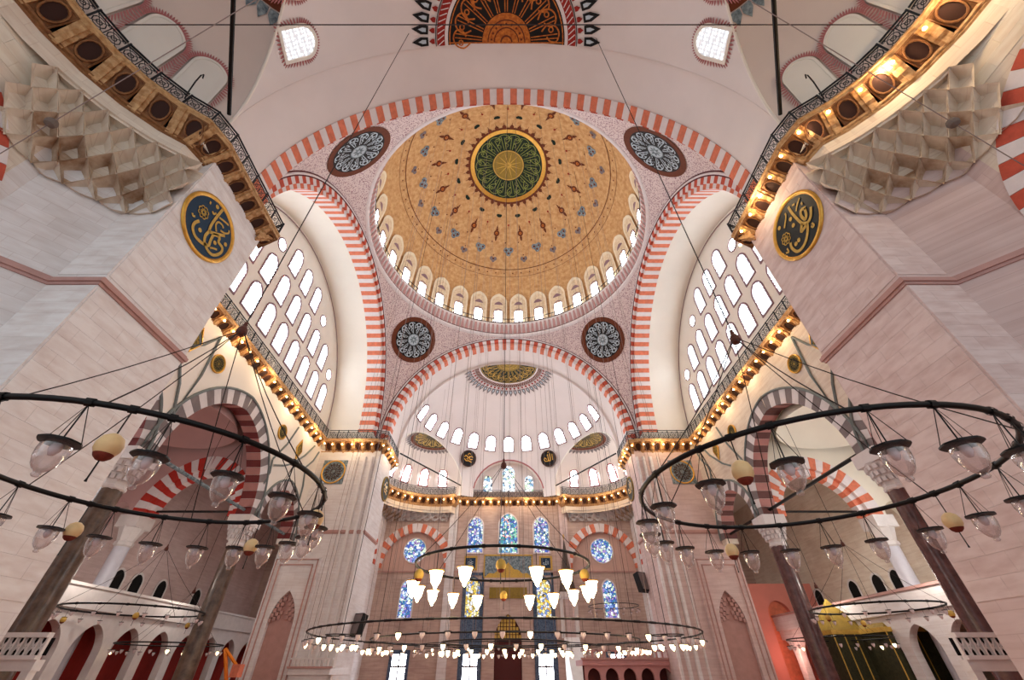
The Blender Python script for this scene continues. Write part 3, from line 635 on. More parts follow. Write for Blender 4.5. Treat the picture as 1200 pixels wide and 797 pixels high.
for sx, sy, nm in QUADS:
    f = T(sx, sy); side = 'left' if sx < 0 else 'right'
    f2 = lambda x, y: f(x, y, 0)[:2]
    t = thing('pier', 'huge pale stone pier at the %s %s corner of the dome' % (nm.split()[0], side), 'pier', f(16, 40.5, 0))
    stn = STONE if sx < 0 else STONE2
    plan = [(12.6, 42.2), (14.2, 42.2), (15.8, 43.8), (15.8, 44.3), (19.6, 44.3), (19.6, 38.1), (12.6, 38.1)]
    MB().prism([f2(*p) for p in plan], 0, 18.7).obj('shaft', stn, t)
    MB().prism([f2(*p) for p in [(12.66, 43.0), (12.66, 39.2), (13.75, 39.15), (13.8, 37.95), (19, 37.95), (19, 43)]], 18.7, 20.5).obj('pier_top', PLASTER, t)
    b = MB()
    for o1, z0, z1 in ((.05, 10.88, 10.98), (.11, 10.98, 11.12), (.05, 11.12, 11.2)):
        pl = [(12.6 - o1, 42.2 + o1), (14.2 - .4 * o1, 42.2 + o1), (15.8 - o1, 43.8 + .4 * o1), (15.8 - o1, 44.3), (19.6, 44.3), (19.6 + o1, 38.1 - o1), (12.6 - o1, 38.1 - o1)]
        b.prism([f2(*p) for p in pl], z0, z1)
    b.obj('string_course', MOULD, t)
    if sy > 0:      # upright mouldings at the inner corner, and the tall niche towards us
        for k, (xx, ww, pr) in enumerate(((12.75, .26, .2), (13.35, .30, .26), (14.05, .34, .2), (14.75, .2, .12))):
            MB().prism([f2(xx - ww / 2, 38.1), (f2(xx + ww / 2, 38.1)), f2(xx + ww / 2 - .06, 38.1 - pr), f2(xx - ww / 2 + .06, 38.1 - pr)], 0, 17.9).obj('upright_moulding', MARBLE if sx < 0 else STONE, t)
        Pf = lambda u, d, z: f(u, 37.72 + d, z)
        nb = wall_arcade(Pf, 15.6, 19.35, 0, 9.0, .37, [(17.45, 1.0, 4.4, 1.9, 0)]); nb.quad(Pf(15.6, 0, 9), Pf(19.35, 0, 9), Pf(19.35, .37, 9), Pf(15.6, .37, 9)); nb.quad(Pf(15.6, 0, 0), Pf(15.6, .37, 0), Pf(15.6, .37, 9), Pf(15.6, 0, 9)); nb.quad(Pf(19.35, 0, 0), Pf(19.35, .37, 0), Pf(19.35, .37, 9), Pf(19.35, 0, 9))
        fr = nb.obj('niche_panel', stn, t)
        MB().quad(f(16.4, 38.05, 0), f(18.5, 38.05, 0), f(18.5, 38.05, 8), f(16.4, 38.05, 8)).obj('niche_back', MOULD, t)
        for q, (xa, xb, zt) in enumerate(((15.75, 19.2, 8.85), (16.1, 18.8, 8.45))):
            b = MB()
            for x in (xa, xb): b.box((min(x, x + .08), 37.64, 0), (max(x, x + .08), 37.74, zt))
            b.box((xa, 37.64, zt - .08), (xb + .08, 37.74, zt)); b.v = [f(*p) for p in b.v]; b.obj('niche_frame', MOULD, t)
        b = MB()
        for k in range(9):      # stepped stalactite hood of the niche
            z = 4.5 + k * .32; w = 1.05 * (1 - k / 9.6)
            for s in (-1, 1):
                for q in range(max(1, int(w / .3))):
                    x = 17.45 + s * (w - q * .3 - .12); b.box((x - .12, 37.78 + .06 * q, z + .1 * q), (x + .12, 38.06, z + .26 + .1 * q))
        b.v = [f(*p) for p in b.v]; o = b.obj('stalactite_hood', MOULD, t); o['kind'] = 'stuff'
    if sy < 0:      # the near faces are laid up stone by stone
        bm_ = BLOCKL if sx < 0 else BLOCKR
        def course(p0, ux, nrm, width, z0, z1, parent, h=.46, w=1.02):
            k = 0; z = z0
            while z < z1 - .05:
                hh = min(h, z1 - z); u = -(k % 2) * w / 2
                while u < width - .02:
                    a_, b_ = max(u, 0), min(u + w, width)
                    if b_ - a_ > .05:
                        key = ('blk', round(b_ - a_, 2), round(hh, 2), bm_.name)
                        if key not in CACHE:
                            q = MB().box((.0025, 0, .0025), (b_ - a_ - .0025, .022, hh - .0025)); CACHE[key] = q.mesh('stone_block', bm_)
                        o_ = p0 + ux * a_; ob('stone_block', CACHE[key], parent, frame((o_.x, o_.y, z), ux, nrm, (0, 0, 1)))
                    u += w
                z += h; k += 1
        course(Vector(f(12.6, 38.15, 0)), Vector((0, -1, 0)) * (1 if sy > 0 else -1) * -1 if 0 else Vector((0, sy, 0)), Vector((-sx, 0, 0)), 4.0, 3.0, 10.84, t)
        course(Vector(f(12.6, 38.15, 0)), Vector((0, sy, 0)), Vector((-sx, 0, 0)), 4.0, 11.35, 18.3, t)
        course(Vector(f(12.6, 42.2, 0)), Vector((sx, 0, 0)), Vector((0, sy, 0)), 1.58, 6.0, 10.84, t)
        course(Vector(f(12.6, 42.2, 0)), Vector((sx, 0, 0)), Vector((0, sy, 0)), 1.58, 11.35, 16.0, t)
    # exedra side wall, with its striped arch
    wl = wall_arcade(lambda u, d, z: f(15.8 + d, u, z), 44.3, 55.6, 0, 18.6, 1.1, [(48.7, 4.0, 11.3, .08, 0)], n=24)
    o = wl.obj('wall_%s_%s' % (nm.split()[0], side), CSTONE if sy < 0 else STONE); struct('', o)
    t2 = thing('side_arch', 'coral and white striped arch in the %s side wall near the %s' % (side, 'entrance' if sy < 0 else 'prayer niche wall'), 'arch', f(15.8, 48.7, 11.3))
    M = frame(f(15.8, 48.7, 11.3), (0, 1, 0), (sx, 0, 0), (0, 0, 1)); M = M @ Matrix.Translation((0, -.04, 0))
    pointed(t2, M, 3.98, 1.0, 0, 1.16, .08, 14, CORALD, VWHITE)
    MB().quad(f(17, 43, 17.6), f(30, 43, 17.6), f(30, 57, 17.6), f(17, 57, 17.6)).obj('side_roof', PLASTER, ceil)
    # stalactite vaulting that carries the gallery over the corners
    if sy < 0:
        bm_ = BLOCKC; course(Vector(f(15.8, 44.4, 0)), Vector((0, sy, 0)), Vector((-sx, 0, 0)), 8.5, 16.45, 18.25, o)
    tq = thing('stalactite_vault', 'white stone stalactite vaulting under the gallery in the %s %s corner' % (nm.split()[0], side), 'vaulting', f(14.5, 43.5, 15))
    SHADEBROWN = mat('shade_browned_limestone', (.88, .82, .74), .85, rgb2=(.60, .46, .34), vs=1.1)  # brown shadow of the deep middle cells, put into the colour
    def muq(bot, a0, a1, ncell, z0, z1, tiers, m, thr):
        L = [0]
        for i in range(len(bot) - 1): L.append(L[-1] + math.dist(bot[i], bot[i + 1]))
        def B(s):
            s *= L[-1]
            for i in range(len(bot) - 1):
                if s <= L[i + 1] + 1e-9: k = (s - L[i]) / (L[i + 1] - L[i]); return Vector((bot[i][0] + (bot[i + 1][0] - bot[i][0]) * k, bot[i][1] + (bot[i + 1][1] - bot[i][1]) * k))
            return Vector(bot[-1])
        def C(s, w):
            a = a0 + (a1 - a0) * s; return B(s) * (1 - w) + Vector((9.3 + 6.54 * math.cos(a), 48.37 + 6.54 * math.sin(a))) * w
        W_ = lambda q: max(0, min(1, q / tiers)) ** 1.1
        def pt(s_, q, up=0, pr=0, dz=0):
            s_ = max(0, min(1, s_)); p = C(s_, W_(q)); e_ = Vector((9.3, 48.37)) - p; e_.normalize(); p = p + e_ * pr; return f(p.x, p.y, z0 + (z1 - z0) * min(1, max(0, q + up) / tiers) + dz)
        MB().grid([[pt(j / 24, tiers * q / 5, 0, -.4) for j in range(25)] for q in range(6)]).obj('cove', m, tq)
        for k in range(tiers + 1):
            for c in range(-1, ncell + 1):
                sc = (c + (.5 if k % 2 else 0)) / ncell
                if sc < -.01 or sc > 1.01: continue
                h = .5 / ncell
                if (C(min(1, max(0, sc)), 1) - C(min(1, max(0, sc)), 0)).length < thr: continue
                L_, R_, U_, D_ = pt(sc - h, k, 0, .12), pt(sc + h, k, 0, .12), pt(sc, k + 1, 0, .12), pt(sc, k - 1, 0, .16, -.12)
                m1, m2 = pt(sc - h * .5, k - 1.1, 1.15, -.12), pt(sc + h * .5, k - 1.1, 1.15, -.12); top = pt(sc, k - 1.0, 1.55, -.2)
                b = MB(); b.add([L_, R_, U_, D_, m1, m2, top], [(3, 4, 0), (3, 5, 4), (3, 1, 5), (0, 4, 6), (0, 6, 2), (4, 5, 6), (5, 1, 6), (6, 1, 2)])
                o_ = b.obj('stalactite_cell', SHADEBROWN if (k in (1, 2) and abs(sc - .36) < .2) else m, tq)
    if sy < 0: muq([(12.6, 42.2), (14.2, 42.2), (15.8, 43.8), (15.8, 48.37)], math.radians(-62), 0, 9, 14.7, 17.6, 5, CSTONE, .55)
    else: muq([(15.8, 48.37), (15.8, 55.5), (8.0, 55.5)], 0, math.radians(104), 14, 16.7, 17.8, 3, STONE, .8)
# ---- tympanum walls with their window grids
for sx, side in ((-1, 'left'), (1, 'right')):
    o = MB().quad((sx * 18.7, 11, 19.4), (sx * 18.7, 40, 19.4), (sx * 18.7, 40, 34.5), (sx * 18.7, 11, 34.5)).obj('wall_%s' % side, PLASTER); struct('', o)
    nx = (0, -sx, 0)
    def wm(y, z): return frame((sx * 18.7, y, z), (0, -sx, 0), (sx, 0, 0), (0, 0, 1))
    for z, K in ((22.8 - 1.25, 4), (26.05 - 1.25, 3), (29.5 - 1.25, 1)):
        for k in range(-K, K + 1):
            y = 25.5 + 2.32 * k
            window(('tym',), wm(y, z), 1.3, 2.6, .13, .06, .12, GREYLINE, PANE)
    for z, k in ((25.4, 4), (28.9, 2.05)):
        for s in (-1, 1): rwindow(wm(25.5 + s * 2.3 * k, z), .5, .12, GREYLINE, PANES)
    b = MB().tube([(sx * 18.62, 25.4 + 12.35 * math.cos(a), 20.4 + 12.35 * math.sin(a)) for a in [PI * i / 48 for i in range(49)]], .04, 5)
    b.obj('wall_edge_line', GREYLINE, ceil)
# ---- side arcades
for sx, side in ((-1, 'left'), (1, 'right')):
    Pf = lambda u, d, z: (sx * (18.6 + d), u, z)
    o = wall_arcade(Pf, 12.7, 38.1, 9.9, 19.4, 1.0, [(25.4, 5.1, 10.3, .12, 0), (16.25, 2.75, 10.3, .15, 0), (34.55, 2.75, 10.3, .15, 0)], n=24, mi=(0, 0, 0)).obj('wall_%s_arcade' % side, CSTONE if sx > 0 else PLASTER); struct('', o)
    for uc, hw, wd, pt, n, lab in ((25.4, 5.1, 1.0, .12, 15, 'wide middle arch'), (16.25, 2.75, .75, .15, 10, 'narrow near arch'), (34.55, 2.75, .75, .15, 10, 'narrow far arch')):
        t = thing('arcade_arch', '%s of the %s arcade, grey and white striped face' % (lab, side), 'arch', (sx * 18.6, uc, 10.3))
        M = frame((sx * 18.56, uc, 10.3), (0, 1, 0), (sx, 0, 0), (0, 0, 1))
        pointed(t, M, hw - .03, wd, 0, 1.08, pt, n, (GREYV, SHADEGREY if sx < 0 else mat('shaded_grey_soffit_right', (.42, .28, .27), .7, var=.2, vs=2)), (PALEV, SHADEPALE))  # second material of each pair paints the soffit's lighting
        e = hw * pt; R = hw + e + wd; am = math.acos(e / (hw + e))
        b = MB()
        pts = [tuple(M @ Vector((-e + R * math.cos(a), -.02, R * math.sin(a)))) for a in [am * i / 16 for i in range(17)]]
        pts += [tuple(M @ Vector((e - R * math.cos(a), -.02, R * math.sin(a)))) for a in [am * (16 - i) / 16 for i in range(17)]]
        b.tube(pts, .09, 6).obj('strap_band', GREYL, t)
    # grey interlaced straps in the spandrels
    b = MB()
    for ys in ((20.1, 18.35, 20.0, 12.6), (20.0, 12.6, 18.0, 15.8), (18.0, 15.8, 20.1, 18.35), (17.2, 18.3, 19.0, 16.9), (30.7, 12.6, 30.6, 14.5), (30.6, 14.5, 32.6, 18.3), (31.0, 14.2, 33.6, 15.4), (33.6, 15.4, 36.4, 18.3), (36.8, 13.0, 36.0, 16.0), (36.0, 16.0, 37.6, 18.2)):
        b.tube([(sx * 18.55, ys[0], ys[1]), (sx * 18.55, (ys[0] + ys[2]) / 2 + .25, (ys[1] + ys[3]) / 2), (sx * 18.55, ys[2], ys[3])], .08, 5)
    o = b.obj('painted_straps', GREYL); struct('', o); o.name = 'trim_1' if sx < 0 else 'trim_2'
    # gilt discs and lozenges
    for y, z, r, k in ((21.0, 16.85, .62, 0), (30.5, 16.8, .62, 0)):
        st = [p for q in range(12) for p in rot2(stroke([(.18, 0), (.42, .06)], .04) + ring2(.05, .09, 6, c=(.34, -.08)), 2 * PI * q / 12)] + ring2(.12, .16, 14)
        roundel_obj('gilt_disc', 'small round gilt script disc on the %s arcade wall, %s side of the wide arch' % (side, 'near' if y < 25 else 'far'), frame((sx * 18.58, y, z), (0, -sx, 0), (sx, 0, 0), (0, 0, 1)), r, OLIVE, GOLD, st, [], DGREEN)
    for y, z in ((18.6, 16.9), (33.9, 16.8)):
        t = thing('gilt_lozenge', 'gilt lozenge plaque with dark script on the %s arcade wall, %s one' % (side, 'nearer' if y < 25 else 'farther'), 'plaque', (sx * 18.6, y, z))
        M = frame((sx * 18.58, y, z), (0, -sx, 0), (sx, 0, 0), (0, 0, 1)); b = MB()
        L1 = [(-.55, 0), (0, -.95), (.55, 0), (0, .95)]
        b.grid([[(x * q, yy, z_ * q) for x, z_ in L1] for q, yy in ((1, 0), (1, -.08), (.85, -.1), (.84, -.04))], 0, True); ob('rim', b.mesh('rim', GOLD), t, M)
        b = MB().add([(x * .85, -.04, z_ * .85) for x, z_ in L1], [(0, 1, 2, 3)]); ob('plate', b.mesh('plate', OLIVE), t, M)
        st = [p for q in range(4) for p in rot2(stroke(smooth2([(.08, .05), (.25, .2), (.1, .45), (-.05, .3)]), .05), PI / 2 * q)]
        b = MB(); [b.add([(x, -.055, z_) for x, z_ in p], [tuple(range(len(p)))]) for p in st]; ob('script', b.mesh('script', DGREEN), t, M)['kind'] = 'stuff'
    # columns of the arcade
    for y, nm in ((19.7, 'near'), (31.1, 'far')):
        m = COLB if sx < 0 else COLR
        t = thing('column', 'tall polished %s column, %s one of the %s arcade' % ('brown granite' if sx < 0 else 'dark red stone', nm, side), 'column', (sx * 19.1, y, 0))
        c = (sx * 19.1, y, 0)
        MB().lathe([(.72, 0), (.72, .4), (.6, .5), (.66, .7), (.56, .85)], 20, c=c).obj('base', MARBLE, t, True)
        MB().lathe([(.54, .85), (.55, 3), (.50, 8.35)], 28, c=c).obj('shaft', m, t, True)
        b = MB().lathe([(.5, 8.3), (.58, 8.38), (.58, 8.5), (.52, 8.55), (.55, 8.7), (.85, 9.6), (.9, 9.7)], 8, c=c)
        b.box((c[0] - .8, y - .8, 9.65), (c[0] + .8, y + .8, 10.3)); b.obj('capital', MARBLE if sx < 0 else PALEV, t)
        b = MB()
        for ti, (rr, zz) in enumerate(((.62, 8.75), (.72, 9.05), (.82, 9.35))):
            for q in range(16):
                a = 2 * PI * (q + .5 * (ti % 2)) / 16; b.box((-.09, -.06, 0), (.09, .06, .22), 0, Matrix.Translation((c[0] + rr * math.cos(a), y + rr * math.sin(a), zz)) @ Matrix.Rotation(a + PI / 2, 4, 'Z'))
        b.obj('stalactites', PALEV, t)['kind'] = 'stuff'
    for y in (25.4, 16.25, 34.55):
        hw = 5.1 if y == 25.4 else 2.6
        tag(MB().tube([(sx * 19.1, y - hw, 10.65), (sx * 19.1, y + hw, 10.65)], .11, 8).obj('tie_rod', IRON if sx > 0 else SLATE), 'iron tie rod across the %s arch of the %s arcade' % ('wide middle' if hw > 4 else 'narrow near' if y < 20 else 'narrow far', side), 'tie rod')
    # ---- aisle beyond
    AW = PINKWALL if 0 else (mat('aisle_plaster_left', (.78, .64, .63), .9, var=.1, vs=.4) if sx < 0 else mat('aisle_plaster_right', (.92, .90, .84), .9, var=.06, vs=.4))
    o = MB().quad((sx * 29.6, -8, 0), (sx * 29.6, 57, 0), (sx * 29.6, 57, 18), (sx * 29.6, -8, 18)).obj('wall_%s_outer' % side, STONE2 if sx < 0 else CSTONE); struct('', o)
    b = MB().quad((sx * 19.6, -8, 17.8), (sx * 29.6, -8, 17.8), (sx * 29.6, 57, 17.8), (sx * 19.6, 57, 17.8)).obj('aisle_roof', AW, ceil)
    b = MB().lathe([(5.0, 15.3), (4.7, 16.0), (4.0, 16.7), (2.6, 17.4), (0.02, 17.7)], 32, c=(sx * 24.55, 25.4, 0)); b.obj('aisle_dome', AW, ceil, True)
    for y, nm in ((31.1, 'far'), (19.7, 'near')):
        Pf = lambda u, d, z: (sx * u, y - .5 + d, z)
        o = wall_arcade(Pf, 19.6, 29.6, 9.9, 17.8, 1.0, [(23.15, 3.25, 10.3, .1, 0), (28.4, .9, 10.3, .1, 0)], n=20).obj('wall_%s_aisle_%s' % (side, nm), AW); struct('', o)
        t = thing('aisle_arch', 'red and white striped arch across the %s aisle behind the %s column' % (side, nm), 'arch', (sx * 23.15, y, 10.3))
        M = frame((sx * 23.15, y - .55, 10.3), (1, 0, 0), (0, 1, 0), (0, 0, 1)); pointed(t, M, 3.2, .95, 0, 1.1, .1, 12, RED if sx < 0 else CORAL, VWHITE)
        M = frame((sx * 23.15, y - .3, 10.3), (1, 0, 0), (0, 1, 0), (0, 0, 1)); pointed(t, M, 2.75, .45, 0, .6, .1, 12, RED if sx < 0 else CORAL, VWHITE)
        MB().tube([(sx * 19.9, y, 10.7), (sx * 26.4, y, 10.7)], .08, 8).obj('tie_rod', IRON, t)
        c = (sx * 27.0, y, 0)
        t = thing('aisle_column', 'slim white marble column in the %s aisle, %s one' % (side, nm), 'column', c)
        MB().lathe([(.6, 0), (.6, .3), (.48, .5), (.5, .6), (.47, .8), (.46, 8.3)], 24, c=c).obj('shaft', COLW, t, True)
        b = MB().lathe([(.46, 8.3), (.58, 8.4), (.58, 8.6), (.5, 8.65), (.8, 9.6)], 8, c=c); b.box((c[0] - .75, y - .75, 9.5), (c[0] + .75, y + .75, 10.3)); b.obj('capital', MARBLE, t)
    # balcony of the aisle with small arches below
    t = thing('aisle_balcony', 'marble balcony with small red arches below, along the %s aisle' % side, 'balcony', (sx * 25.5, 26, 0))
    b = wall_arcade(lambda u, d, z: (sx * (25.2 + d), u, z), 12.8, 54, 0, 4.4, .5, [(14.9 + 3.1 * k, 1.15, 2.4, .3, 0) for k in range(13)]); b.obj('arcade', MARBLE if sx < 0 else STONE, t)
    MB().box((min(sx * 25.2, sx * 29.6), 12.8, 4.4), (max(sx * 25.2, sx * 29.6), 54, 4.55)).obj('deck', MARBLE, t)
    MB().box((min(sx * 25.0, sx * 25.15), 12.8, 4.45), (max(sx * 25.0, sx * 25.15), 54, 5.5)).obj('parapet', MARBLE if sx < 0 else STONE, t)
    MB().box((min(sx * 24.9, sx * 25.25), 12.8, 5.5), (max(sx * 24.9, sx * 25.25), 54, 5.65)).obj('coping', MOULD if sx > 0 else MARBLE, t)
    if sx < 0: MB().quad((sx * 26.8, 12.8, 0), (sx * 26.8, 54, 0), (sx * 26.8, 54, 4.4), (sx * 26.8, 12.8, 4.4)).obj('red_backing', REDP, t)
    # small windows high in the outer wall
    for y in (14, 24.0, 27.2, 35.1, 37.1, 40, 45):
        window(('aisle', sx), frame((sx * 29.55, y, 6.1), (0, -sx, 0), (sx, 0, 0), (0, 0, 1)), 1.1, 1.5, .12, .06, .1, MARBLE, DARK)
    for y in ((13.5, 17) if sx < 0 else (13.5, 17, 25.4)):  # first two windows are unseen, added to light the aisle
        window(('aisleb', sx), frame((sx * 29.55, y, 9.6), (0, -sx, 0), (sx, 0, 0), (0, 0, 1)), 1.5, 3.2, .15, .08, .15, MARBLE, PANES)
# ================================================================ PRAYER NICHE WALL
QY = 55.6
o = wall_arcade(lambda u, d, z: (u, QY + d, z), -30, 30, 0, 20.5, .6, [(-11.75, 3.9, 11.3, .06, 11.0), (11.75, 3.9, 11.3, .06, 11.0)], n=24).obj('wall_back', QWALL); struct('', o)
o = MB().quad((-17, QY + .5, 10), (17, QY + .5, 10), (17, QY + .5, 17), (-17, QY + .5, 17)).obj('wall_back_recess', mat('recess_plaster', (.80, .67, .62), .8, var=.08, vs=1)); struct('', o)
FR = lambda x, z, y=QY: frame((x, y, z), (1, 0, 0), (0, 1, 0), (0, 0, 1))
for s, side in ((-1, 'left'), (1, 'right')):
    t = thing('blind_arch', 'coral and white striped blind arch over a round window, %s of the prayer niche' % side, 'arch', (s * 11.75, QY, 11.3))
    pointed(t, FR(s * 11.75, 11.3, QY - .05), 3.88, 1.0, 0, .5, .06, 12, CORAL, VWHITE)
    rwindow(FR(s * 11.75, 13.3, QY + .48), 1.35, .12, PINKPL, ST_BLUE)
    window(('q2',), FR(s * 11.9, 6.3), 1.5, 3.7, .16, .08, .3, MARBLE, ST_BLUE)
    window(('q3',), FR(s * 4.15, 6.2), 1.6, 4.0, .2, .08, .3, TILE, ST_YEL)
    window(('q1',), FR(s * 4.2, 13.0), 1.85, 4.1, .16, .1, .2, PINKPL, ST_BLUE)
    for x in (4.1, 11.75):
        window(('qb',), FR(s * x, .5), 1.5, 2.5, .34, .12, -1, TILE, PANES)
        b = MB().box((s * x - .08, QY - .1, .5), (s * x + .08, QY - .03, 3)).box((s * x - .75, QY - .1, 1.9), (s * x + .75, QY - .03, 2.08)); b.obj('trim_%d' % (3 + int(x > 5) + (2 if s > 0 else 0)), GREYV); struct('', bpy.data.objects['trim_%d' % (3 + int(x > 5) + (2 if s > 0 else 0))])
    t = thing('tile_panel', 'tall dark blue tile surround of the lower window %s of the prayer niche' % side, 'tile panel', (s * 4.15, QY, 3))
    b = MB()
    for x0, x1, z0, z1 in ((2.9, 3.15, .2, 10.8), (5.15, 5.4, .2, 10.8), (2.9, 5.4, 10.5, 10.8), (3.15, 5.15, 3.2, 6.0)): b.box((min(s * x0, s * x1), QY - .06, z0), (max(s * x0, s * x1), QY - .01, z1))
    b.obj('tile_border', TILE, t)
    t = thing('script_plaque', 'small square dark script plaque in a gold frame, %s of the long blue panel' % side, 'plaque', (s * 4.6, QY, 11.8))
    b = MB().box((s * 4.6 - .8, QY - .08, 11.05), (s * 4.6 + .8, QY - .01, 12.6)); b.obj('frame', GOLDP, t)
    MB().box((s * 4.6 - .58, QY - .1, 11.28), (s * 4.6 + .58, QY - .07, 12.38)).obj('plate', BLUEP, t)
    b = MB(); [b.add([(s * 4.6 + x * .5, QY - .11, 11.8 + z * .5) for x, z in p], [tuple(range(len(p)))]) for p in (allah if s > 0 else moham)]; b.obj('script', PALEB, t)['kind'] = 'stuff'
window(('qc',), FR(0, 12.95), 2.3, 4.6, .16, .1, .2, PINKPL, ST_GREEN)
t = thing('niche_crest', 'long slate blue panel with gold crest over the prayer niche', 'panel', (0, QY, 11))
MB().box((-2.9, QY - .05, 10.3), (2.9, QY - .01, 12.7)).obj('field', SLATE, t)
b = MB().box((-3.0, QY - .1, 12.6), (3.0, QY - .01, 12.75)).box((-3.0, QY - .1, 10.2), (3.0, QY - .01, 10.35)).box((-3.0, QY - .1, 10.2), (-2.85, QY - .01, 12.7)).box((2.85, QY - .1, 10.2), (3.0, QY - .01, 12.7)); b.obj('gilt_frame', GOLDP, t)
cr = [(-2.8, 10.35), (-2.3, 10.75), (-1.7, 10.7), (-1.2, 11.1), (-.7, 11.15), (0, 11.9), (.7, 11.15), (1.2, 11.1), (1.7, 10.7), (2.3, 10.75), (2.8, 10.35)]
MB().add([(x, QY - .08, z) for x, z in cr], [tuple(range(len(cr)))]).obj('crest', GOLDP, t)
t = thing('prayer_niche', 'marble prayer niche with a carved stalactite hood between the blue tile panels', 'niche', (0, QY, 0))
b = wall_arcade(lambda u, d, z: (u, QY - .45 + d, z), -2.8, 2.8, 0, 10.2, .45, [(0, 1.5, 4.2, .8, 0)]); b.quad((-2.8, QY - .45, 10.2), (2.8, QY - .45, 10.2), (2.8, QY, 10.2), (-2.8, QY, 10.2))
for s in (-1, 1): b.quad((s * 2.8, QY - .45, 0), (s * 2.8, QY, 0), (s * 2.8, QY, 10.2), (s * 2.8, QY - .45, 10.2))
b.obj('surround', QWALL, t)
MB().quad((-1.6, QY - .03, 0), (1.6, QY - .03, 0), (1.6, QY - .03, 8), (-1.6, QY - .03, 8)).obj('niche_back', REDWOOD, t)
b = MB().box((-2.2, QY - .55, 8.1), (2.2, QY - .44, 9.2)); b.obj('script_band', OLIVE, t)
b = MB()
for k in range(8):
    for q in range(-(8 - k) // 2, (8 - k) // 2 + 1): b.box((q * .34 - .13, QY - .5 + .04 * k, 4.4 + k * .36), (q * .34 + .13, QY - .03, 4.68 + k * .36))
b.obj('stalactite_hood', GOLDP, t)['kind'] = 'stuff'
o = MB().box((-15.8, QY - .1, 10.82), (-5.5, QY, 10.98)).box((5.5, QY - .1, 10.82), (15.8, QY, 10.98)).obj('trim_9', MOULD); struct('', o)
for s, side in ((-1, 'left'), (1, 'right')):
    o = MB().box((min(s * 6.6, s * 7.6), QY - .3, 0), (max(s * 6.6, s * 7.6), QY, 18.7)).obj('trim_%d' % (10 + (s > 0)), STONE if s < 0 else STONE2); struct('', o)
# ---- minbar, raised lodges
t = thing('pulpit', 'tall pulpit with a slender pointed dark spire right of the prayer niche', 'pulpit', (6.3, 50.5, 0))
MB().lathe([(.95, 8.0), (.62, 9.6), (.32, 11.4), (.08, 13.0), (.02, 13.3)], 8, c=(6.4, 50.5, 0)).obj('spire', mat('dark_bronze', (.30, .24, .20), .5), t)
MB().lathe([(.02, 13.9), (.12, 13.6), (.02, 13.2)], 8, c=(6.4, 50.5, 0)).obj('finial', GOLD, t)
for dx in (-.75, .75):
    for dy in (-.7, .7): MB().lathe([(.12, 4.2), (.1, 8)], 8, c=(6.4 + dx, 50.5 + dy, 0)).obj('post', MARBLE, t)
MB().box((5.5, 49.6, 7.6), (7.3, 51.4, 8.05)).obj('canopy', MARBLE, t)
MB().add([(5.7, 51, 0), (5.7, 51, 4.2), (5.7, 49.7, 4.2), (5.7, 44.5, 0), (7.1, 51, 0), (7.1, 51, 4.2), (7.1, 49.7, 4.2), (7.1, 44.5, 0)], [(0, 1, 2, 3), (4, 5, 6, 7), (2, 3, 7, 6), (1, 2, 6, 5), (0, 1, 5, 4)]).obj('stair_flank', MARBLE, t)
def lodge(lab, x0, x1, y, top, nop, cs):
    t = thing('prayer_lodge', lab, 'platform', ((x0 + x1) / 2, y, 0))
    st = (x1 - x0) / nop
    wall_arcade(lambda u, d, z: (u, y + d, z), x0, x1, 0, top - .35, .35, [(x0 + st * (k + .5), st * .36, top - 1.05, .1, 0) for k in range(nop)]).obj('arcade', cs, t)
    MB().box((x0 - .15, y - .15, top - .35), (x1 + .15, y + 4, top)).obj('deck', cs, t)
    MB().box((x0 - .25, y - .25, top), (x1 + .25, y - .05, top + .12)).obj('cornice', MOULD, t)
    MB().quad((x0, y + 1.2, 0), (x1, y + 1.2, 0), (x1, y + 1.2, top - .35), (x0, y + 1.2, top - .35)).obj('backing', REDWOOD, t)
    for k in range(nop * 3):
        x = x0 + (x1 - x0) * (k + .5) / (nop * 3); MB().box((x - .06, y - .12, top + .12), (x + .06, y - .02, top + .5)).obj('baluster', cs, t)
    MB().box((x0 - .2, y - .14, top + .5), (x1 + .2, y, top + .6)).obj('handrail', cs, t)
lodge('rosy stone raised lodge with dark red openings, low right of the pulpit', 6.0, 15.6, 40.2, 2.3, 7, mat('rosy_stone', (.76, .55, .54), .7, var=.1, vs=2))
lodge('small pale stone lodge with red arches at the foot of the far left pier', -15.4, -12.7, 37.2, 1.75, 3, MARBLE)
# ---- oval script boards and gilt squares on the piers
RL = [[(-0.08, 1.25), (-0.08, 0.64), (-0.05, 0.12), (0.05, -0.19)], [(-0.55, -0.3), (-0.64, -0.58), (-0.56, -0.82), (-0.29, -0.96), (0.03, -0.91), (0.28, -0.8)], [(0.05, -0.19), (0.04, -0.51), (0.22, -0.77), (0.6, -0.86), (0.88, -0.72), (1.06, -0.34), (0.98, -0.08), (0.68, -0.08), (0.59, 0.13), (0.32, -0.04), (0.33, -0.34), (0.41, -0.67), (0.23, -0.76)], [(0.05, -0.19), (0.28, 0.01), (0.51, 0.22), (0.74, 0.46)], [(0.31, 0.17), (0.11, 0.36), (0.12, 0.6), (0.34, 0.69), (0.47, 0.64)], [(0.03, 0.8), (0.28, 0.92), (0.58, 1.03)], [(0.43, 0.42), (0.67, 0.55), (0.81, 0.75), (0.75, 0.88)], [(0.52, -0.67), (0.65, -0.54), (0.83, -0.41)], [(-0.69, 0.89), (-0.67, 0.77)], [(-0.96, -0.36), (-0.88, -0.42), (-0.79, -0.35)], [(-0.38, 0.66), (-0.27, 0.62), (-0.2, 0.78)], [(-0.29, -0.56)], [(-0.34, 1.05)], [(0.56, -0.28)], [(1.01, 0.19)], [(-0.64, 0.18)]]
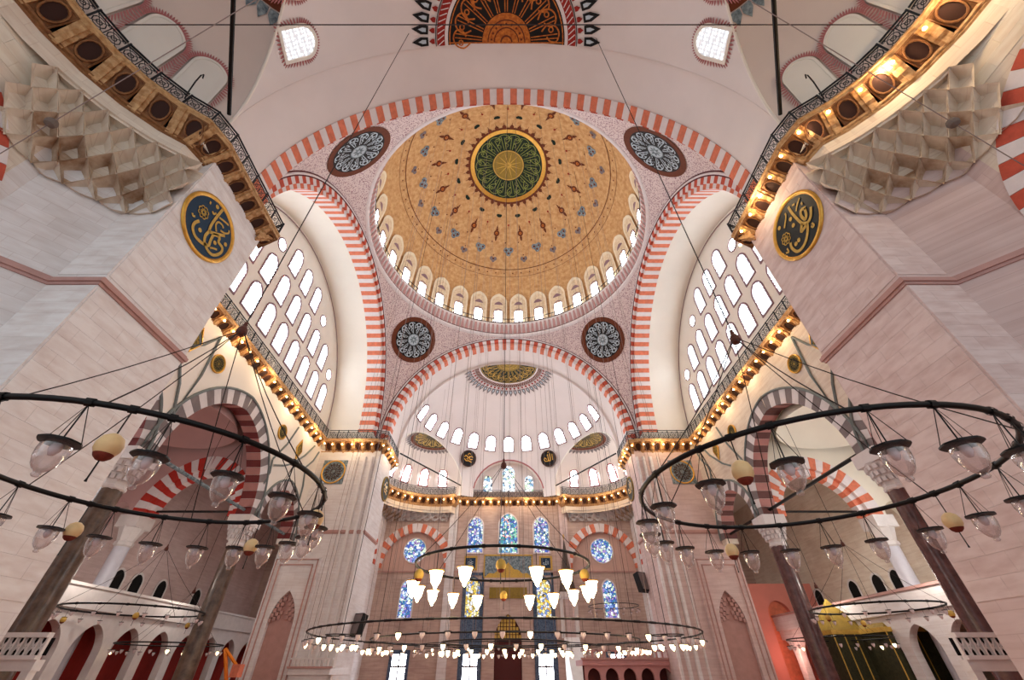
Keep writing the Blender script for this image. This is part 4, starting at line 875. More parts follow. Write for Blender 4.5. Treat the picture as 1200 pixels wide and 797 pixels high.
RR = [[(-0.27, 1.05), (-0.23, 0.67), (-0.25, 0.15), (-0.29, -0.21)], [(-0.29, -0.21), (-0.5, -0.47), (-0.78, -0.42), (-1.02, -0.13)], [(-0.84, 0.1), (-0.62, 0.24), (-0.47, 0.05), (-0.51, -0.25), (-0.67, -0.16), (-0.79, 0.14)], [(-0.28, -0.23), (-0.05, -0.46), (-0.23, -0.49), (-0.44, -0.54), (-0.2, -0.83), (0.12, -1.01), (0.46, -1.02), (0.67, -0.86), (0.74, -0.5), (0.65, -0.29)], [(-0.9, 0.73), (-0.64, 0.63), (-0.42, 0.47)], [(0.04, 1.01), (0.1, 0.83), (0.48, 0.54)], [(-0.44, 0.87), (-0.57, 0.8)], [(-0.83, 0.49), (-0.81, 0.36)], [(-0.63, -0.7), (-0.65, -0.85), (-0.56, -0.87), (-0.53, -0.76)], [(0.95, -0.31), (0.97, -0.51), (1.12, -0.41)], [(-0.01, 0.5)], [(0.06, 0.15)], [(0.68, 0.82)], [(0.47, -0.61)], [(0.26, -0.62)], [(0.72, 0.08)]]
for s, data, yc, zc, lab, gm, side in ((-1, RL, 10.2, 16.15, 'large round navy board with gold script on the near left pier', BLUEP, 'left'), (1, RR, 10.25, 16.35, 'large round black green board with gold script on the near right pier', TEALP, 'right')):
    M = frame((s * 12.59, yc, zc), (0, -s, 0), (s, 0, 0), (0, 0, 1)); st = []; dots = []
    for k, p in enumerate(data):
        q = [((a if s < 0 else -a), b_) for a, b_ in p]
        if len(q) > 1: st += stroke(smooth2(q), .13 if k < 4 else .08)
        else: dots.append((q[0][0], q[0][1], .1))
    fx, fz = dots.pop()[:2]
    for k in range(9): st += ring2(.06, .1, 8, c=(fx + .2 * math.cos(2 * PI * k / 8) * (k < 8), fz + .2 * math.sin(2 * PI * k / 8) * (k < 8)))
    roundel_obj('script_board', lab, M, 1.48, gm, GOLD, st, dots, GOLDP)
    # oval on the inner face of the far pier, gilt square on its front
    M = frame((s * 12.58, 41.6, 16.0), (0, -s, 0), (s, 0, 0), (0, 0, 1))
    roundel_obj('script_board', 'dark oval board with gold script high on the far %s pier' % side, M, 1.2, TEALP, OLIVE, (allah if s > 0 else moham), [], GOLD)
    M = frame((s * 16.8, 38.08, 16.4), (1, 0, 0), (0, 1, 0), (0, 0, 1))
    st = [p for q in range(16) for p in rot2(stroke([(.3, 0), (.85, .1)], .06) + ring2(.08, .13, 6, c=(.65, -.15)), 2 * PI * q / 16)] + ring2(.22, .28, 14)
    roundel_obj('gilt_disc', 'large round gilt script disc on the front of the far %s pier' % side, M, 1.15, OLIVE, GOLD, st, [], BROWN)
    b = MB().box((s * 16.8 - 1.15, 38.03, 15.25), (s * 16.8 + 1.15, 38.09, 17.55)); b.obj('painted_square', SLATE, None)
    tag(bpy.data.objects[b and [o.name for o in COL.objects][-1]], 'grey green painted square behind the gilt disc on the far %s pier' % side, 'panel')
    y = 40.2 if s < 0 else 42.1; z = 4.5 if s < 0 else 7.8
    t = thing('loudspeaker', 'black box loudspeaker on the inner face of the far %s pier' % side, 'loudspeaker', (s * 12.3, y, z))
    R_ = Matrix.Translation((s * 12.2, y, z)) @ Matrix.Rotation(s * .5, 4, 'Z') @ Matrix.Rotation(-.25, 4, 'X')
    ob('cabinet', MB().box((-.55, -.3, -.75), (.55, .3, .75)).mesh('cabinet', BLACKP), t, R_)
    ob('grille', MB().box((-.48, -.33, -.68), (.48, -.3, .68)).mesh('grille', GREYV), t, R_)

# ================================================================ GALLERIES
def bracket_parts():
    """local: x along the gallery, y outward to the wall, z up; 0,0,0 = top nave edge of the slab"""
    c = MB(); prof = [(0, 0), (0, -.2), (.08, -.24), (.2, -.42), (.34, -.5), (.46, -.72), (.6, -.8), (.74, -1.02), (.82, -1.02), (.82, 0)]
    for k, (xa, xb, pr) in enumerate(((-.20, -.07, .0), (-.07, .07, .05), (.07, .20, 0))):
        c.add([(xa, y - pr, z - pr) for y, z in prof] + [(xb, y - pr, z - pr) for y, z in prof], [tuple(range(10)), tuple(range(19, 9, -1))] + [(i, i + 1, i + 11, i + 10) for i in range(9)])
    r = MB()      # hollow coffer between two corbels
    r.quad((.2, .03, -.14), (.86, .03, -.14), (.86, .74, -.86), (.2, .74, -.86))
    for i in range(12):
        pass
    fr = MB(); n = 14
    def pl(u, v, d): return (.53 + u * .33, .385 + .355 * v - d * .7, -.5 - .36 * v - d * .7)
    ring = lambda q, d: [pl(q * math.cos(2 * PI * i / n) * (1 if abs(math.cos(2 * PI * i / n)) < .9 else .96), q * math.sin(2 * PI * i / n), d) for i in range(n)]
    fr.grid([ring(.98, 0), ring(.92, .09), ring(.80, .09), ring(.72, .0)], 0, True)
    for a, b_ in (((-1, -1), (1, -1)), ((1, -1), (1, 1)), ((1, 1), (-1, 1)), ((-1, 1), (-1, -1))): fr.tube([pl(*a, .03), pl(*b_, .03)], .03, 4)
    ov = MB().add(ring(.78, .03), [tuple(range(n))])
    fa = MB().box((.2, -.02, -.16), (.86, .06, 0))
    return (c.mesh('corbel', TAN), r.mesh('coffer', TAND), fr.mesh('coffer_frame', TAND), ov.mesh('coffer_hollow', BROWND), fa.mesh('fascia', TAN), c.mesh('corbel', TAND), fr.mesh('coffer_frame', TAND))
BR = bracket_parts()
def panel_mesh():
    b = MB(); H = .95
    b.box((-.5, -.03, H - .05), (.5, .03, H)).box((-.5, -.02, .05), (.5, .02, .09)).box((-.5, -.02, H - .2), (.5, .02, H - .17)).box((-.53, -.035, 0), (-.47, .035, H + .02))
    w = .035
    for cx_ in (-.25, .25):
        for a in range(2):
            s = 1 if a else -1; b.add([(cx_ - .22, 0, .45 - s * .3), (cx_ - .22 + w, 0, .45 - s * .3), (cx_ + .22, 0, .45 + s * .3), (cx_ + .22 - w, 0, .45 + s * .3)], [(0, 1, 2, 3)])
        for rr in (.21, .1):
            n = 10; b.grid([[(cx_ + q * math.cos(2 * PI * i / n), 0, .43 + q * math.sin(2 * PI * i / n) * 1.3) for i in range(n)] for q in (rr, rr - w)], 0, True)
        for zz in (.14, .72):
            n = 6; b.grid([[(cx_ + dx + q * math.cos(2 * PI * i / n), 0, zz + q * math.sin(2 * PI * i / n)) for i in range(n)] for q in (.07, .035) for dx in (.2,)], 0, True)
        b.box((cx_ - .25, -.012, .1), (cx_ - .22, .012, .78))
    return b.mesh('railing_panel', RAILM)
PM = panel_mesh()
hookm = MB().tube([(0, 0, .0), (0, -.25, .3), (0, -.5, .75), (0, -.62, 1.2), (0, -.55, 1.45), (0, -.38, 1.42)], .028, 6).mesh('lamp_hook', IRON)
bulbm = MB().lathe([(.005, -.075), (.06, -.04), (.07, 0), (.05, .05), (.01, .08)], 8).mesh('bulb', BULB)
for sx, sy, nm in QUADS:
    f = T(sx, sy); side = 'left' if sx < 0 else 'right'
    segs = [[(0, 55.0), (6.2, 55.0)], [(6.2, 55.0), (7.1, 53.75)]]
    a0, a1 = math.radians(112), math.radians(-57)
    segs.append([(9.3 + 5.7 * math.cos(a0 + (a1 - a0) * i / 40), 48.37 + 5.7 * math.sin(a0 + (a1 - a0) * i / 40)) for i in range(41)])
    segs += [[segs[-1][-1], (12.1, 42.6)], [(12.1, 42.6), (12.1, 37.75)], [(12.1, 37.75), (13.2, 37.4)], [(13.2, 37.4), (18.1, 37.4)], [(18.1, 37.4), (18.1, 25.4)]]
    if sy < 0: segs = [[p for p in segs[2] if p[1] < 51.6]] + segs[3:]
    t = thing('gallery', 'bracketed gallery with dark iron railing, %s %s quarter of the hall' % (nm.split()[0], side), 'gallery', f(12.1, 40, 19.4))
    allp = []; step = 1.05
    for sg in segs:
        L = [0]
        for i in range(len(sg) - 1): L.append(L[-1] + math.dist(sg[i], sg[i + 1]))
        n = max(1, round(L[-1] / step)); 
        def at(s):
            for i in range(len(sg) - 1):
                if s <= L[i + 1] + 1e-9: k = (s - L[i]) / (L[i + 1] - L[i]); return Vector((sg[i][0] + (sg[i + 1][0] - sg[i][0]) * k, sg[i][1] + (sg[i + 1][1] - sg[i][1]) * k))
        for i in range(n):
            p, q = at(L[-1] * i / n), at(L[-1] * (i + 1) / n); d = (q - p); l = d.length; d.normalize(); nr = Vector((-d.y, d.x)); mid = (p + q) / 2
            allp.append((p, nr)); end = (q, nr)
            fx = lambda v: (sx * v.x, sy * v.y, 0); c3 = f(mid.x, mid.y, 19.4)
            M = frame(c3, fx(d), fx(nr), (0, 0, 1)); Ms = M @ Matrix.Diagonal((l / 1.06, 1, 1, 1))
            dim = (nm == 'near left')
            c2 = f((mid - d * l * .25).x, (mid - d * l * .25).y, 19.4); Mc = frame(c2, fx(d), fx(nr), (0, 0, 1)) @ Matrix.Diagonal((l / 1.06, 1, 1, 1))
            cb = ob('corbel', BR[0] if 0 else BR[0], t, Mc); ob('fascia', BR[4], cb, None, None, True)
            cf = ob('coffer', BR[1], t, Mc); ob('coffer_frame', BR[2], cf, None, None, True); ob('coffer_hollow', BR[3], cf, None, None, True)
            ob('railing_panel', PM, t, Ms @ Matrix.Translation((0, .08, .14)))
            if sx > 0 or sy > 0 or mid.x > 16:
                ob('bulb', bulbm, t, Mc @ Matrix.Translation((.0, -.06, -.5)))
    allp.append(end)
    # mitred offsets
    def off(o_):
        out = []
        for i, (p, nr) in enumerate(allp):
            n2 = nr if i == 0 else (nr + allp[i - 1][1]); n2 = n2.normalized(); k = 1 / max(.6, n2.dot(nr)); out.append(p + n2 * o_ * k)
        return out
    b = MB()
    b.grid([[f(v.x, v.y, z) for v in off(o_)] for o_, z in ((1.6, 19.4), (0, 19.4), (-.06, 19.44), (-.06, 19.54), (0, 19.56), (1.6, 19.56))]); b.obj('walkway', TAN, t)
    b = MB(); b.grid([[f(v.x, v.y, z) for v in off(o_)] for o_, z in ((.82, 18.62), (.72, 18.56), (.68, 18.5), (.70, 18.42), (.78, 18.40), (.78, 18.34), (.86, 18.28))]); b.obj('cornice_moulding', TAN if sx > 0 or sy > 0 else TAND, t)  # near left moulding darker: its lack of bulb light is painted in
    # wall face that carries the cornice, down to the pier face
    b = MB(); b.grid([[f(v.x, v.y, z) for v in off(o_)] for o_, z in ((.84, 17.5), (.84, 18.35))]); b.obj('cornice_wall', CSTONE, t)
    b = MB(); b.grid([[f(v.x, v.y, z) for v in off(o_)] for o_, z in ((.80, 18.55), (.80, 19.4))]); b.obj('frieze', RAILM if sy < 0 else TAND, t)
    if sy < 0:
        for k in range(2 if sx < 0 else 2):
            p, nr = allp[3 + 4 * k if sx < 0 else 2 + 5 * k]; fx = lambda v: (sx * v.x, sy * v.y, 0); d = Vector((nr.y, -nr.x))
            ob('lamp_hook', hookm, t, frame(f(p.x, p.y, 19.9), fx(d), fx(nr), (0, 0, 1)))
# warm light of the gallery bulbs
for x, y, p in [(s * 17.6, y, 45) for s in (-1, 1) for y in (17, 21, 25.5, 30, 34.5)] + [(s * x, y, 40) for s in (-1, 1) for x, y in ((15, 36.9), (11.7, 40), (13.3, 46.5), (12.3, 52), (7, 53), (2.5, 54.5))] + [(x, y, 55) for x, y in ((11.7, 10.6), (12.6, 7.4), (14.2, 5.2), (14.6, 2.9))]:
    point((x, y, 19.0), p, r=.15)

# ================================================================ LAMPS AND RINGS
PLATE_Z = -.5
def lamp_tree():
    t = thing('glass_lamp', '', 'lamp', (0, 0, 0))
    b = MB(); n = 24
    rim = lambda r, z: [(r * (1 + .03 * math.cos(8 * 2 * PI * i / n)) * math.cos(2 * PI * i / n), r * (1 + .03 * math.cos(8 * 2 * PI * i / n)) * math.sin(2 * PI * i / n), z) for i in range(n)]
    b.grid([rim(.04, -.47), rim(.12, -.48), rim(.205, -.495), rim(.205, -.515), rim(.12, -.52), rim(.02, -.52)], 0, True)
    ob('plate', b.mesh('plate', IRON), t, None, None, True)
    b = MB().lathe([(.135, -.515), (.15, -.55), (.152, -.62), (.14, -.70), (.11, -.78), (.075, -.83), (.045, -.85), (.035, -.87), (.045, -.89), (.03, -.91), (.0, -.915)], 20)
    ob('glass_bowl', b.mesh('glass_bowl', GLASS, True), t, None, None, True)
    b = MB().lathe([(.0, -.53), (.05, -.53), (.06, -.6), (.03, -.66), (0, -.67)], 10); ob('oil_cup', b.mesh('oil_cup', MILK, True), t, None, None, True)
    for k in range(3):
        a = 2 * PI * k / 3 + .4; b = MB().tube([(0, 0, 0), (.185 * math.cos(a), .185 * math.sin(a), -.49)], .005, 4); ob('chain', b.mesh('chain', ROPE), t, None, None, True)
    b = MB().tube([(0, 0, 0), (.0, 0, -.47)], .009, 5); ob('hanging_rod', b.mesh('hanging_rod', IRON), t, None, None, True)
    return t
def egg_tree(matb=EGG, rod=True):
    t = thing('egg_pendant', '', 'pendant', (0, 0, 0))
    ob('egg', MB().lathe([(.0, -.32), (.05, -.325), (.11, -.37), (.14, -.45), (.135, -.52), (.10, -.58)], 18).mesh('egg', matb, True), t, None, None, True)
    ob('net_cap', MB().lathe([(.105, -.575), (.09, -.61), (.05, -.645), (.0, -.655)], 18).mesh('net_cap', EGGR, True), t, None, None, True)
    ob('cord', MB().tube([(0, 0, 0), (0, 0, -.33)], .009, 5).mesh('cord', ROPE), t, None, None, True)
    ob('tassel_rod', MB().tube([(0, 0, -.65), (0, 0, -.86), (0, 0, -.9)], [.009, .009, .016], 6).mesh('tassel_rod', IRON), t, None, None, True)
    return t
def lit_tree():
    t = thing('lit_lamp', '', 'lamp', (0, 0, 0))
    ob('shade', MB().lathe([(.20, -.5), (.165, -.58), (.15, -.68), (.12, -.78), (.06, -.86), (.04, -.92), (.0, -.95)], 14).mesh('shade', LIT, True), t, None, None, True)
    ob('collar', MB().lathe([(0, -.46), (.12, -.465), (.225, -.48), (.225, -.5), (.2, -.51)], 16).mesh('collar', GOLD, True), t, None, None, True)
    ob('hanging_rod', MB().tube([(0, 0, 0), (0, 0, -.47)], .01, 5).mesh('hanging_rod', IRON), t, None, None, True)
    return t
ORD = ['first', 'second', 'third', 'fourth', 'fifth', 'sixth', 'seventh', 'eighth', 'ninth', 'tenth', 'eleventh', 'twelfth', 'thirteenth', 'fourteenth', 'fifteenth', 'sixteenth', 'seventeenth', 'eighteenth', 'nineteenth', 'twentieth']
def ring_thing(lab, c, r, tube, hub=None, top=None, nsp=6, group=None, sp0=0, knots=()):
    t = thing('lamp_ring', lab, 'chandelier', c, group)
    t_pts = [(r * math.cos(2 * PI * i / 72), r * math.sin(2 * PI * i / 72), 0) for i in range(72)]
    o = ob('ring', MB().tube(t_pts, tube, 8, 0, True).mesh('ring', IRON, True), t, None, None, True)
    for a in knots:
        b = MB().tube([(r * math.cos(math.radians(a + d)), r * math.sin(math.radians(a + d)), 0) for d in (-.9, .9)], tube * 1.35, 8); ob('clamp', b.mesh('clamp', IRON), t, None, None, True)
    if hub:
        ob('hub', MB().lathe([(0, hub + .22), (.035, hub + .2), (.05, hub + .08), (.10, hub), (.115, hub - .1), (.08, hub - .17), (0, hub - .18)], 14).mesh('hub', mat('hub_brown', (.34, .17, .13), .5)), t, None, None, True)
        for k in range(nsp):
            a = sp0 + 2 * PI * k / nsp; pts = [Vector((0, 0, hub)).lerp(Vector((r * math.cos(a), r * math.sin(a), 0)), q / 6) + Vector((0, 0, -.35 * math.sin(PI * q / 6))) * .4 for q in range(7)]
            ob('spoke_rope', MB().tube(pts, max(.009, tube * .25), 5).mesh('spoke_rope', ROPE), t, None, None, True)
    if top: ob('suspension_rope', MB().tube([(0, 0, hub or 0), (0, 0, top - c[2])], .016, 5).mesh('suspension_rope', ROPE), t, None, None, True)
    return t
LCX, RCX = (-5.88, 6.98, 4.2), (5.51, 7.27, 4.2)
ladr = (-71.5, -53.0, -34, -14.3, 5, 23.5, 42, 57, 72, 87, 104, 122, 140, 156, 174, 192, 211, 230, 249, 268)
ladl_e = (-62, 13, 80, 149, 200, 240)
radr = (-88.7, -104.7, -127, -148, -169.8, 171.5, 153, 136.4, 121, 104, 87, 70, 54, 37.5, 18.5, 0, -18, -36, -53, -70)
rad_e = (-138, 10, -61, 95)
RA, RB_ = 2.72, 2.82
lt = lamp_tree(); et = egg_tree(); first = [True, True]
for side, c, r, angs, eggs in (('left', LCX, RA, ladr, ladl_e), ('right', RCX, RB_, radr, rad_e)):
    ring_thing('large black iron lamp ring hanging close overhead at the %s' % side, c, r, .042, 3.45, 32.4, 6, None, .9 if side == 'left' else .2, knots=list(angs) + list(eggs))
    for k, a in enumerate(angs):
        ar = math.radians(a); p = (c[0] + r * math.cos(ar), c[1] + r * math.sin(ar), c[2] - .03)
        if p[1] < .6 or abs(p[0]) > 1.75 * p[1] + .8: continue
        near = 'near' if (p[1] - c[1]) < -.6 else 'far' if (p[1] - c[1]) > .6 else 'middle'
        inner = abs(p[0]) < abs(c[0])
        lab = 'clear glass lamp, %s of the %s ring counting %s from its frontmost lamp' % (ORD[k], side, 'anticlockwise' if side == 'left' else 'clockwise')
        if first[0]: lt.location = p; lt['label'] = lab; lt['group'] = 'glass lamps of the large rings'; lt.rotation_euler = (0, 0, .3); first[0] = False
        else: copy_tree(lt, p, k * .7, lab)
    for k, a in enumerate(eggs):
        ar = math.radians(a); p = (c[0] + r * math.cos(ar), c[1] + r * math.sin(ar), c[2] - .03)
        if p[1] < .6 or abs(p[0]) > 1.75 * p[1] + .8: continue
        lab = 'cream egg pendant with red net, %s one on the %s ring, %s' % (ORD[k], side, {True: 'near part', False: 'far part'}[p[1] < c[1]])
        if first[1]: et.location = p; et['label'] = lab; et['group'] = 'egg pendants of the lamp rings'; first[1] = False
        else: copy_tree(et, p, 0, lab)
# lit centre ring
CC = (0, 14.9, 4.25); rC = 2.8
ring_thing('middle black lamp ring with glowing glass shades, before the prayer niche', CC, rC, .04, 3.45, 48, 6, None, .5, knots=[20 * k for k in range(18)])
ll = lit_tree(); ge = egg_tree(GOLDP); fl = True; fe = True
for k in range(18):
    a = 2 * PI * (k + .5) / 18; p = (CC[0] + rC * math.cos(a), CC[1] + rC * math.sin(a), CC[2])
    if k in (4, 10, 16, 13):
        lab = 'gold egg pendant on the lit middle ring, %s' % {4: 'at the far side', 10: 'at the near left', 16: 'at the near right', 13: 'at the nearest point'}[k]
        if fe: ge.location = p; ge['label'] = lab; ge['group'] = 'gold eggs of the lit ring'; fe = False
        else: copy_tree(ge, p, 0, lab)
    else:
        lab = 'glowing glass shade of the lit middle ring, %s in the %s half' % (ORD[k % 9], 'far' if k < 9 else 'near')
        if fl: ll.location = p; ll['label'] = lab; ll['group'] = 'lit shades of the middle ring'; fl = False
        else: copy_tree(ll, p, 0, lab)
    if k % 3 == 0: point((p[0], p[1], p[2] - 1.05), 16, r=.14)
for q in (ge, ll, et, lt): assert q.get('label')
# great ring with hundreds of little lamps
BC = (0, 25.4, 2.95)
small_l = MB().lathe([(.085, -.36), (.09, -.41), (.07, -.48), (.025, -.54), (0, -.56)], 8)
def small(lit):
    b = MB(); b.v, b.f, b.m = list(small_l.v), list(small_l.f), [0] * len(small_l.f)
    b.lathe([(0, -.33), (.13, -.34), (.13, -.36), (.09, -.365)], 8, 1); b.tube([(0, 0, 0), (0, 0, -.34)], .007, 3, 1)
    return b.mesh('small_lamp', [LITS if lit else MILK, IRON], True)
SM = {True: small(True), False: small(False)}
def small_ring(c, r, n, litf, group, lab, zoff=0):
    for k in range(n):
        a = 2 * PI * (k + .5) / n; lit = litf(k)
        x, y = c[0] + r * math.cos(a), c[1] + r * math.sin(a)
        o = ob('small_lamp', SM[lit], None, Matrix.Translation((x, y, c[2] + zoff)))
        sec = ('right part', 'far right part', 'far part', 'far left part', 'left part', 'near left part', 'near part', 'near right part')[int((a / (2 * PI) * 8 + .5)) % 8]
        tag(o, '%s, %s, %s' % (lab, 'glowing' if lit else 'unlit', sec), 'lamp', group + (' lit ' if lit else ' unlit ') + sec)
ring_thing('very wide thin lamp ring low under the dome, strung with tiny lamps', BC, 9.4, .03, None, None, knots=[5 * k for k in range(72)])
small_ring(BC, 9.4, 66, lambda k: k % 5 == 0, 'small lamps of the wide ring', 'tiny glass lamp hanging from the very wide low ring')
ring_thing('second thin lamp ring inside the very wide low ring', (0, 25.4, 2.75), 6.6, .03)
small_ring((0, 25.4, 2.75), 6.6, 44, lambda k: k % 2 == 0, 'small lamps of the inner ring', 'tiny glass lamp hanging from the inner low ring')
ring_thing('innermost thin lamp ring, low under the middle of the dome', (0, 25.4, 2.7), 3.2, .03)
small_ring((0, 25.4, 2.7), 3.2, 26, lambda k: True, 'small lamps of the innermost ring', 'tiny glass lamp hanging from the innermost low ring')
for x in (-7.3, 7.3):
    for q in range(2):
        ring_thing('small cluster ring of glowing lamps, %s %s side of the wide low ring' % ('near' if q < 1 else 'far', 'left' if x < 0 else 'right'), (x, 25.4 + 6 * (q - .5), 2.85), .7, .02, None, 44)
        small_ring((x, 25.4 + 6 * (q - .5), 2.85), .7, 9, lambda k: True, 'cluster lamps', 'tiny lamp of a small cluster ring, %s side' % ('left' if x < 0 else 'right'))
for x, y, e in ((-6.5, 22, 30), (6.5, 22, 30), (0, 29, 30), (0, 22, 25)): point((x, y, 2.0), e, r=.2)
for s, side, c, r in ((-1, 'left', (-21.43, 28.0, 4.3), 3.45), (1, 'right', (20.45, 26.8, 4.3), 3.1)):
    ring_thing('thin black lamp ring hanging in the %s arcade opening' % side, c, r, .045, 3.3, 17.6 if s else 0, 5, None, .3, knots=[20 * k for k in range(18)])
    small_ring(c, r, 20, lambda k: False, 'small lamps of the %s aisle ring' % side, 'small clear lamp hanging from the %s aisle ring' % side)
    for k in range(3):
        a = 1.2 + 2.1 * k; copy_tree(ge, (c[0] + r * math.cos(a), c[1] + r * math.sin(a), c[2]), 0, 'small gold egg on the %s aisle ring, %s' % (side, ('far left part', 'near left part', 'right part')[k]))
    c2 = ((-21.9, 33, 2.95), (21.8, 33, 3.25))[s > 0]
    ring_thing('lower lamp ring seen edge on in the %s aisle' % side, c2, 3.0, .035, 3.0, 17.7, 4)
    small_ring(c2, 3.0, 22, lambda k: k % 6 == 0, 'small lamps of the lower %s ring' % side, 'tiny lamp hanging from the lower %s aisle ring' % side)
ring_thing('small thin lamp ring high at the far right pier', (9.9, 45, 6.3), 2.3, .03, None, None)
small_ring((9.9, 45, 6.3), 2.3, 16, lambda k: False, 'small lamps of the far right ring', 'tiny lamp hanging from the small far right ring')
ring_thing('thin far lamp ring low before the prayer niche', (0, 45.2, 3.3), 8.2, .03)
small_ring((0, 45.2, 3.3), 8.2, 44, lambda k: k % 3 == 0, 'small lamps of the far ring', 'tiny glass lamp on the far low ring')
# ---- hanging wires up to the vaults
def vault_z(x, y):
    r = math.hypot(x, y - YC)
    if r < 13.2: return ZD + math.sqrt(max(0, RDOME ** 2 - r * r)) if r < 13 else 34
    if y > FARY: return ZS + math.sqrt(max(4, RD ** 2 - x * x - (y - FARY) ** 2))
    return ZS + math.sqrt(max(1, RS ** 2 - x * x))
wires = []
for k in range(24): a = 2 * PI * (k + .3) / 24; wires.append((9.4 * math.cos(a), 25.4 + 9.4 * math.sin(a), 2.9))
for k in range(14): a = 2 * PI * k / 14 + .2; wires.append((6.6 * math.cos(a), 25.4 + 6.6 * math.sin(a), 2.75))
for k in range(9): a = 2 * PI * k / 9 + .1; wires.append((3.2 * math.cos(a), 25.4 + 3.2 * math.sin(a), 2.7))
for k in range(12): a = 2 * PI * k / 12 + .13; wires.append((8.2 * math.cos(a), 45.2 + 8.2 * math.sin(a), 3.3))
for x, y in () and ((-9, 41.5), (-7.5, 44), (-6, 42.5), (-4.2, 45), (-2.8, 43.2), (2.6, 44.6), (4.4, 42.4), (6, 45), (8.1, 43), (9.6, 46), (-10.2, 46.5), (7.4, 47), (9.9, 47.3)): wires.append((x, y, 3.2))
for x, y, z in wires:
    zt = vault_z(x, y) - .1
    tag(MB().tube([(x, y, z), (x, y, zt)], .011, 3).obj('hanging_wire', WIRE), 'thin vertical wire holding the %s lamp ring, %s %s part' % ('far low' if z > 3.2 else 'very wide' if z > 2.8 else 'inner low' if z > 2.72 else 'innermost low', 'far' if y > (45.2 if z > 3.2 else 25.4) else 'near', 'left' if x < 0 else 'right'), 'wire', 'hanging wires ' + str(z) + (' far' if y > (45.2 if z > 3.2 else 25.4) else ' near') + (' left' if x < 0 else ' right'))
# cross wires near the camera
for a, b_, lab in (((-14.6, 4.24, 20.8), (14.6, 4.24, 20.8), 'thin dark wire stretched straight across below the near half dome'),
                   ((-13.2, 4.9, 12.6), (-12.2, 5.6, 22.6), 'x'),):
    if lab != 'x': tag(MB().tube([a, b_], .02, 4).obj('cross_wire', ROPE), lab, 'wire')
for s, side in ((-1, 'left'), (1, 'right')):
    pa, pb = Vector((s * 15.2, 5.82, 13.68)), Vector((s * 9.0, 3.44, 17.1))
    tag(MB().tube([pa.lerp(pb, -.1), pa.lerp(pb, 1.35)], .013, 4).obj('slanting_rope', WIRE), 'dark rope slanting up across the %s stalactite corner' % side, 'rope')
    p = pa.lerp(pb, .235)
    tag(MB().lathe([(0, -.16), (.13, -.1), (.16, 0), (.13, .1), (0, .16)], 12, c=tuple(p)).obj('rope_weight', mat('weight_grey', (.42, .37, .34), .7)), 'grey ball strung on the %s slanting rope' % side, 'ball')
    # pierced marble balustrade beside the near pier
    t = thing('pierced_balustrade', 'pierced white marble balustrade beside the near %s pier' % side, 'balustrade', (s * 15, 15, 0))
    xa, xb = 13.55, 17.6; X = lambda x: s * x
    b = MB()
    for z0, z1, d in ((2.38, 2.5, .1), (1.86, 1.96, .1)): b.box((min(X(xa), X(xb)), 15 - d, z0), (max(X(xa), X(xb)), 15 + d, z1))
    b.obj('coping', MARBLE, t)
    b = MB()
    nq = 18
    for k in range(nq + 1): x = X(xa + (xb - xa) * k / nq); b.box((x - .025, 14.95, 1.96), (x + .025, 15.05, 2.38))
    for k in range(nq):
        x0, x1 = X(xa + (xb - xa) * k / nq), X(xa + (xb - xa) * (k + 1) / nq); b.tube([(x0, 15, 1.98), ((x0 + x1) / 2, 15, 2.17), (x1, 15, 2.36)], .025, 4); b.tube([(x0, 15, 2.36), (x1, 15, 1.98)], .025, 4)
    b.obj('pierced_slab', MARBLE, t)
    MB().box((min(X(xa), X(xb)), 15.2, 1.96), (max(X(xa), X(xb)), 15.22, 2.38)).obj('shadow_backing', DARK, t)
    MB().box((min(X(xa), X(xb)), 15, 1.6), (max(X(xa), X(xb)), 15.3, 1.86)).obj('floor_slab', MARBLE, t)
    for x in (xa + .15, xb - .15): MB().box((X(x) - .12, 15.02, 0), (X(x) + .12, 15.25, 1.6)).obj('post', MARBLE, t)
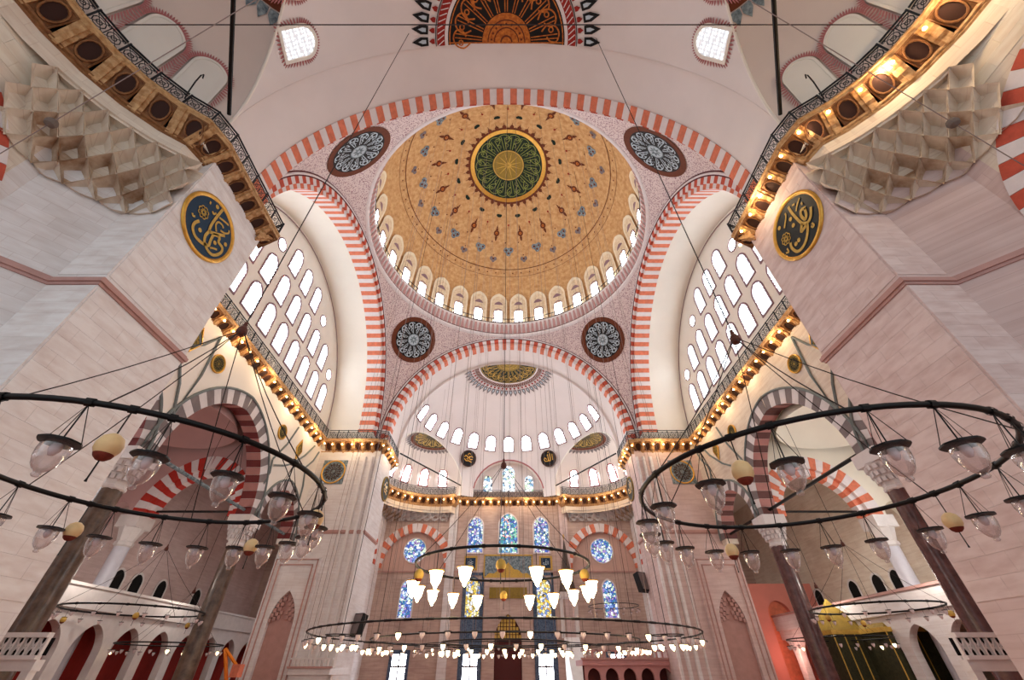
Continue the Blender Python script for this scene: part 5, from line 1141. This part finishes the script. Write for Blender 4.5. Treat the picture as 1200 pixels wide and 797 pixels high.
# ---- green and gold tented enclosure in the right aisle
t = thing('green_enclosure', 'dark green and gold enclosure with pyramid roofs in the right aisle', 'enclosure', (25.8, 36, 0))
for k, (x, y, w, zt) in enumerate(((24.4, 36.5, 1.5, 5.9), (26.7, 34.4, 1.9, 5.6))):
    MB().box((x - w, y - w, 0), (x + w, y + w, 3.6)).obj('curtain_wall', GREENT, t)
    MB().box((x - w - .1, y - w - .1, 3.6), (x + w + .1, y + w + .1, 3.85)).obj('gilt_cornice', GOLDP, t)
    MB().lathe([(w * 1.3, 3.85), (w * .75, 4.7), (w * .3, 5.3), (.02, zt)], 4, c=(x, y, 0), a0=PI / 4, a1=PI / 4 + 2 * PI).obj('roof', OLIVE, t)
    for q in range(5): MB().box((x - w + q * w / 2 - .03, y - w - .04, 0), (x - w + q * w / 2 + .03, y - w, 3.6)).obj('gilt_strip', GOLDP, t)
t = thing('pink_niche', 'glowing rosy niche in the wall behind the far right column', 'niche', (25.5, 46, 0))
b = wall_arcade(lambda u, d, z: (u, 45.6 + d, z), 21.5, 29.5, 0, 8.2, .5, [(25.6, 1.1, 5.6, .1, 0)]); b.obj('wall_slab', PINKWALL, t)
MB().quad((24.4, 46.09, 0), (26.8, 46.09, 0), (26.8, 46.09, 7.2), (24.4, 46.09, 7.2)).obj('niche_back', CORAL, t)
for s in (-1, 1):
    for y in (17, 27, 36): point((s * 23.5, y, 6.8), 190 if s > 0 else 120, (1, .90, .80), .3)  # added fill lights for the aisles; no lamp hangs at this height
point((24.5, 43.5, 2.5), 60, (1, .45, .35), .3)
# ---- yellow orange lift behind the far left column
t = thing('boom_lift', 'small orange boom lift standing behind the far left column', 'lift', (-17.8, 33.6, 0))
MB().box((-18.3, 33.1, .35), (-17.3, 34.1, 1.1)).obj('chassis', ORANGE, t)
for dx in (-.42, .42):
    for dy in (-.4, .4): MB().lathe([(0, -.1), (.26, -.1), (.3, 0), (.26, .1), (0, .1)], 12).obj('wheel', BLACKP, t).matrix_basis = Matrix.Translation((-17.8 + dx, 33.6 + dy, .3)) @ Matrix.Rotation(PI / 2, 4, 'Y')
MB().tube([(-17.8, 33.6, 1.1), (-18.6, 33.6, 2.75)], .11, 6).obj('lower_arm', ORANGE, t)
MB().tube([(-18.6, 33.6, 2.75), (-17.5, 33.6, 1.9)], .09, 6).obj('upper_arm', ORANGE, t)
MB().box((-17.6, 33.3, 1.3), (-17.1, 33.9, 1.95)).obj('basket', CORAL, t)
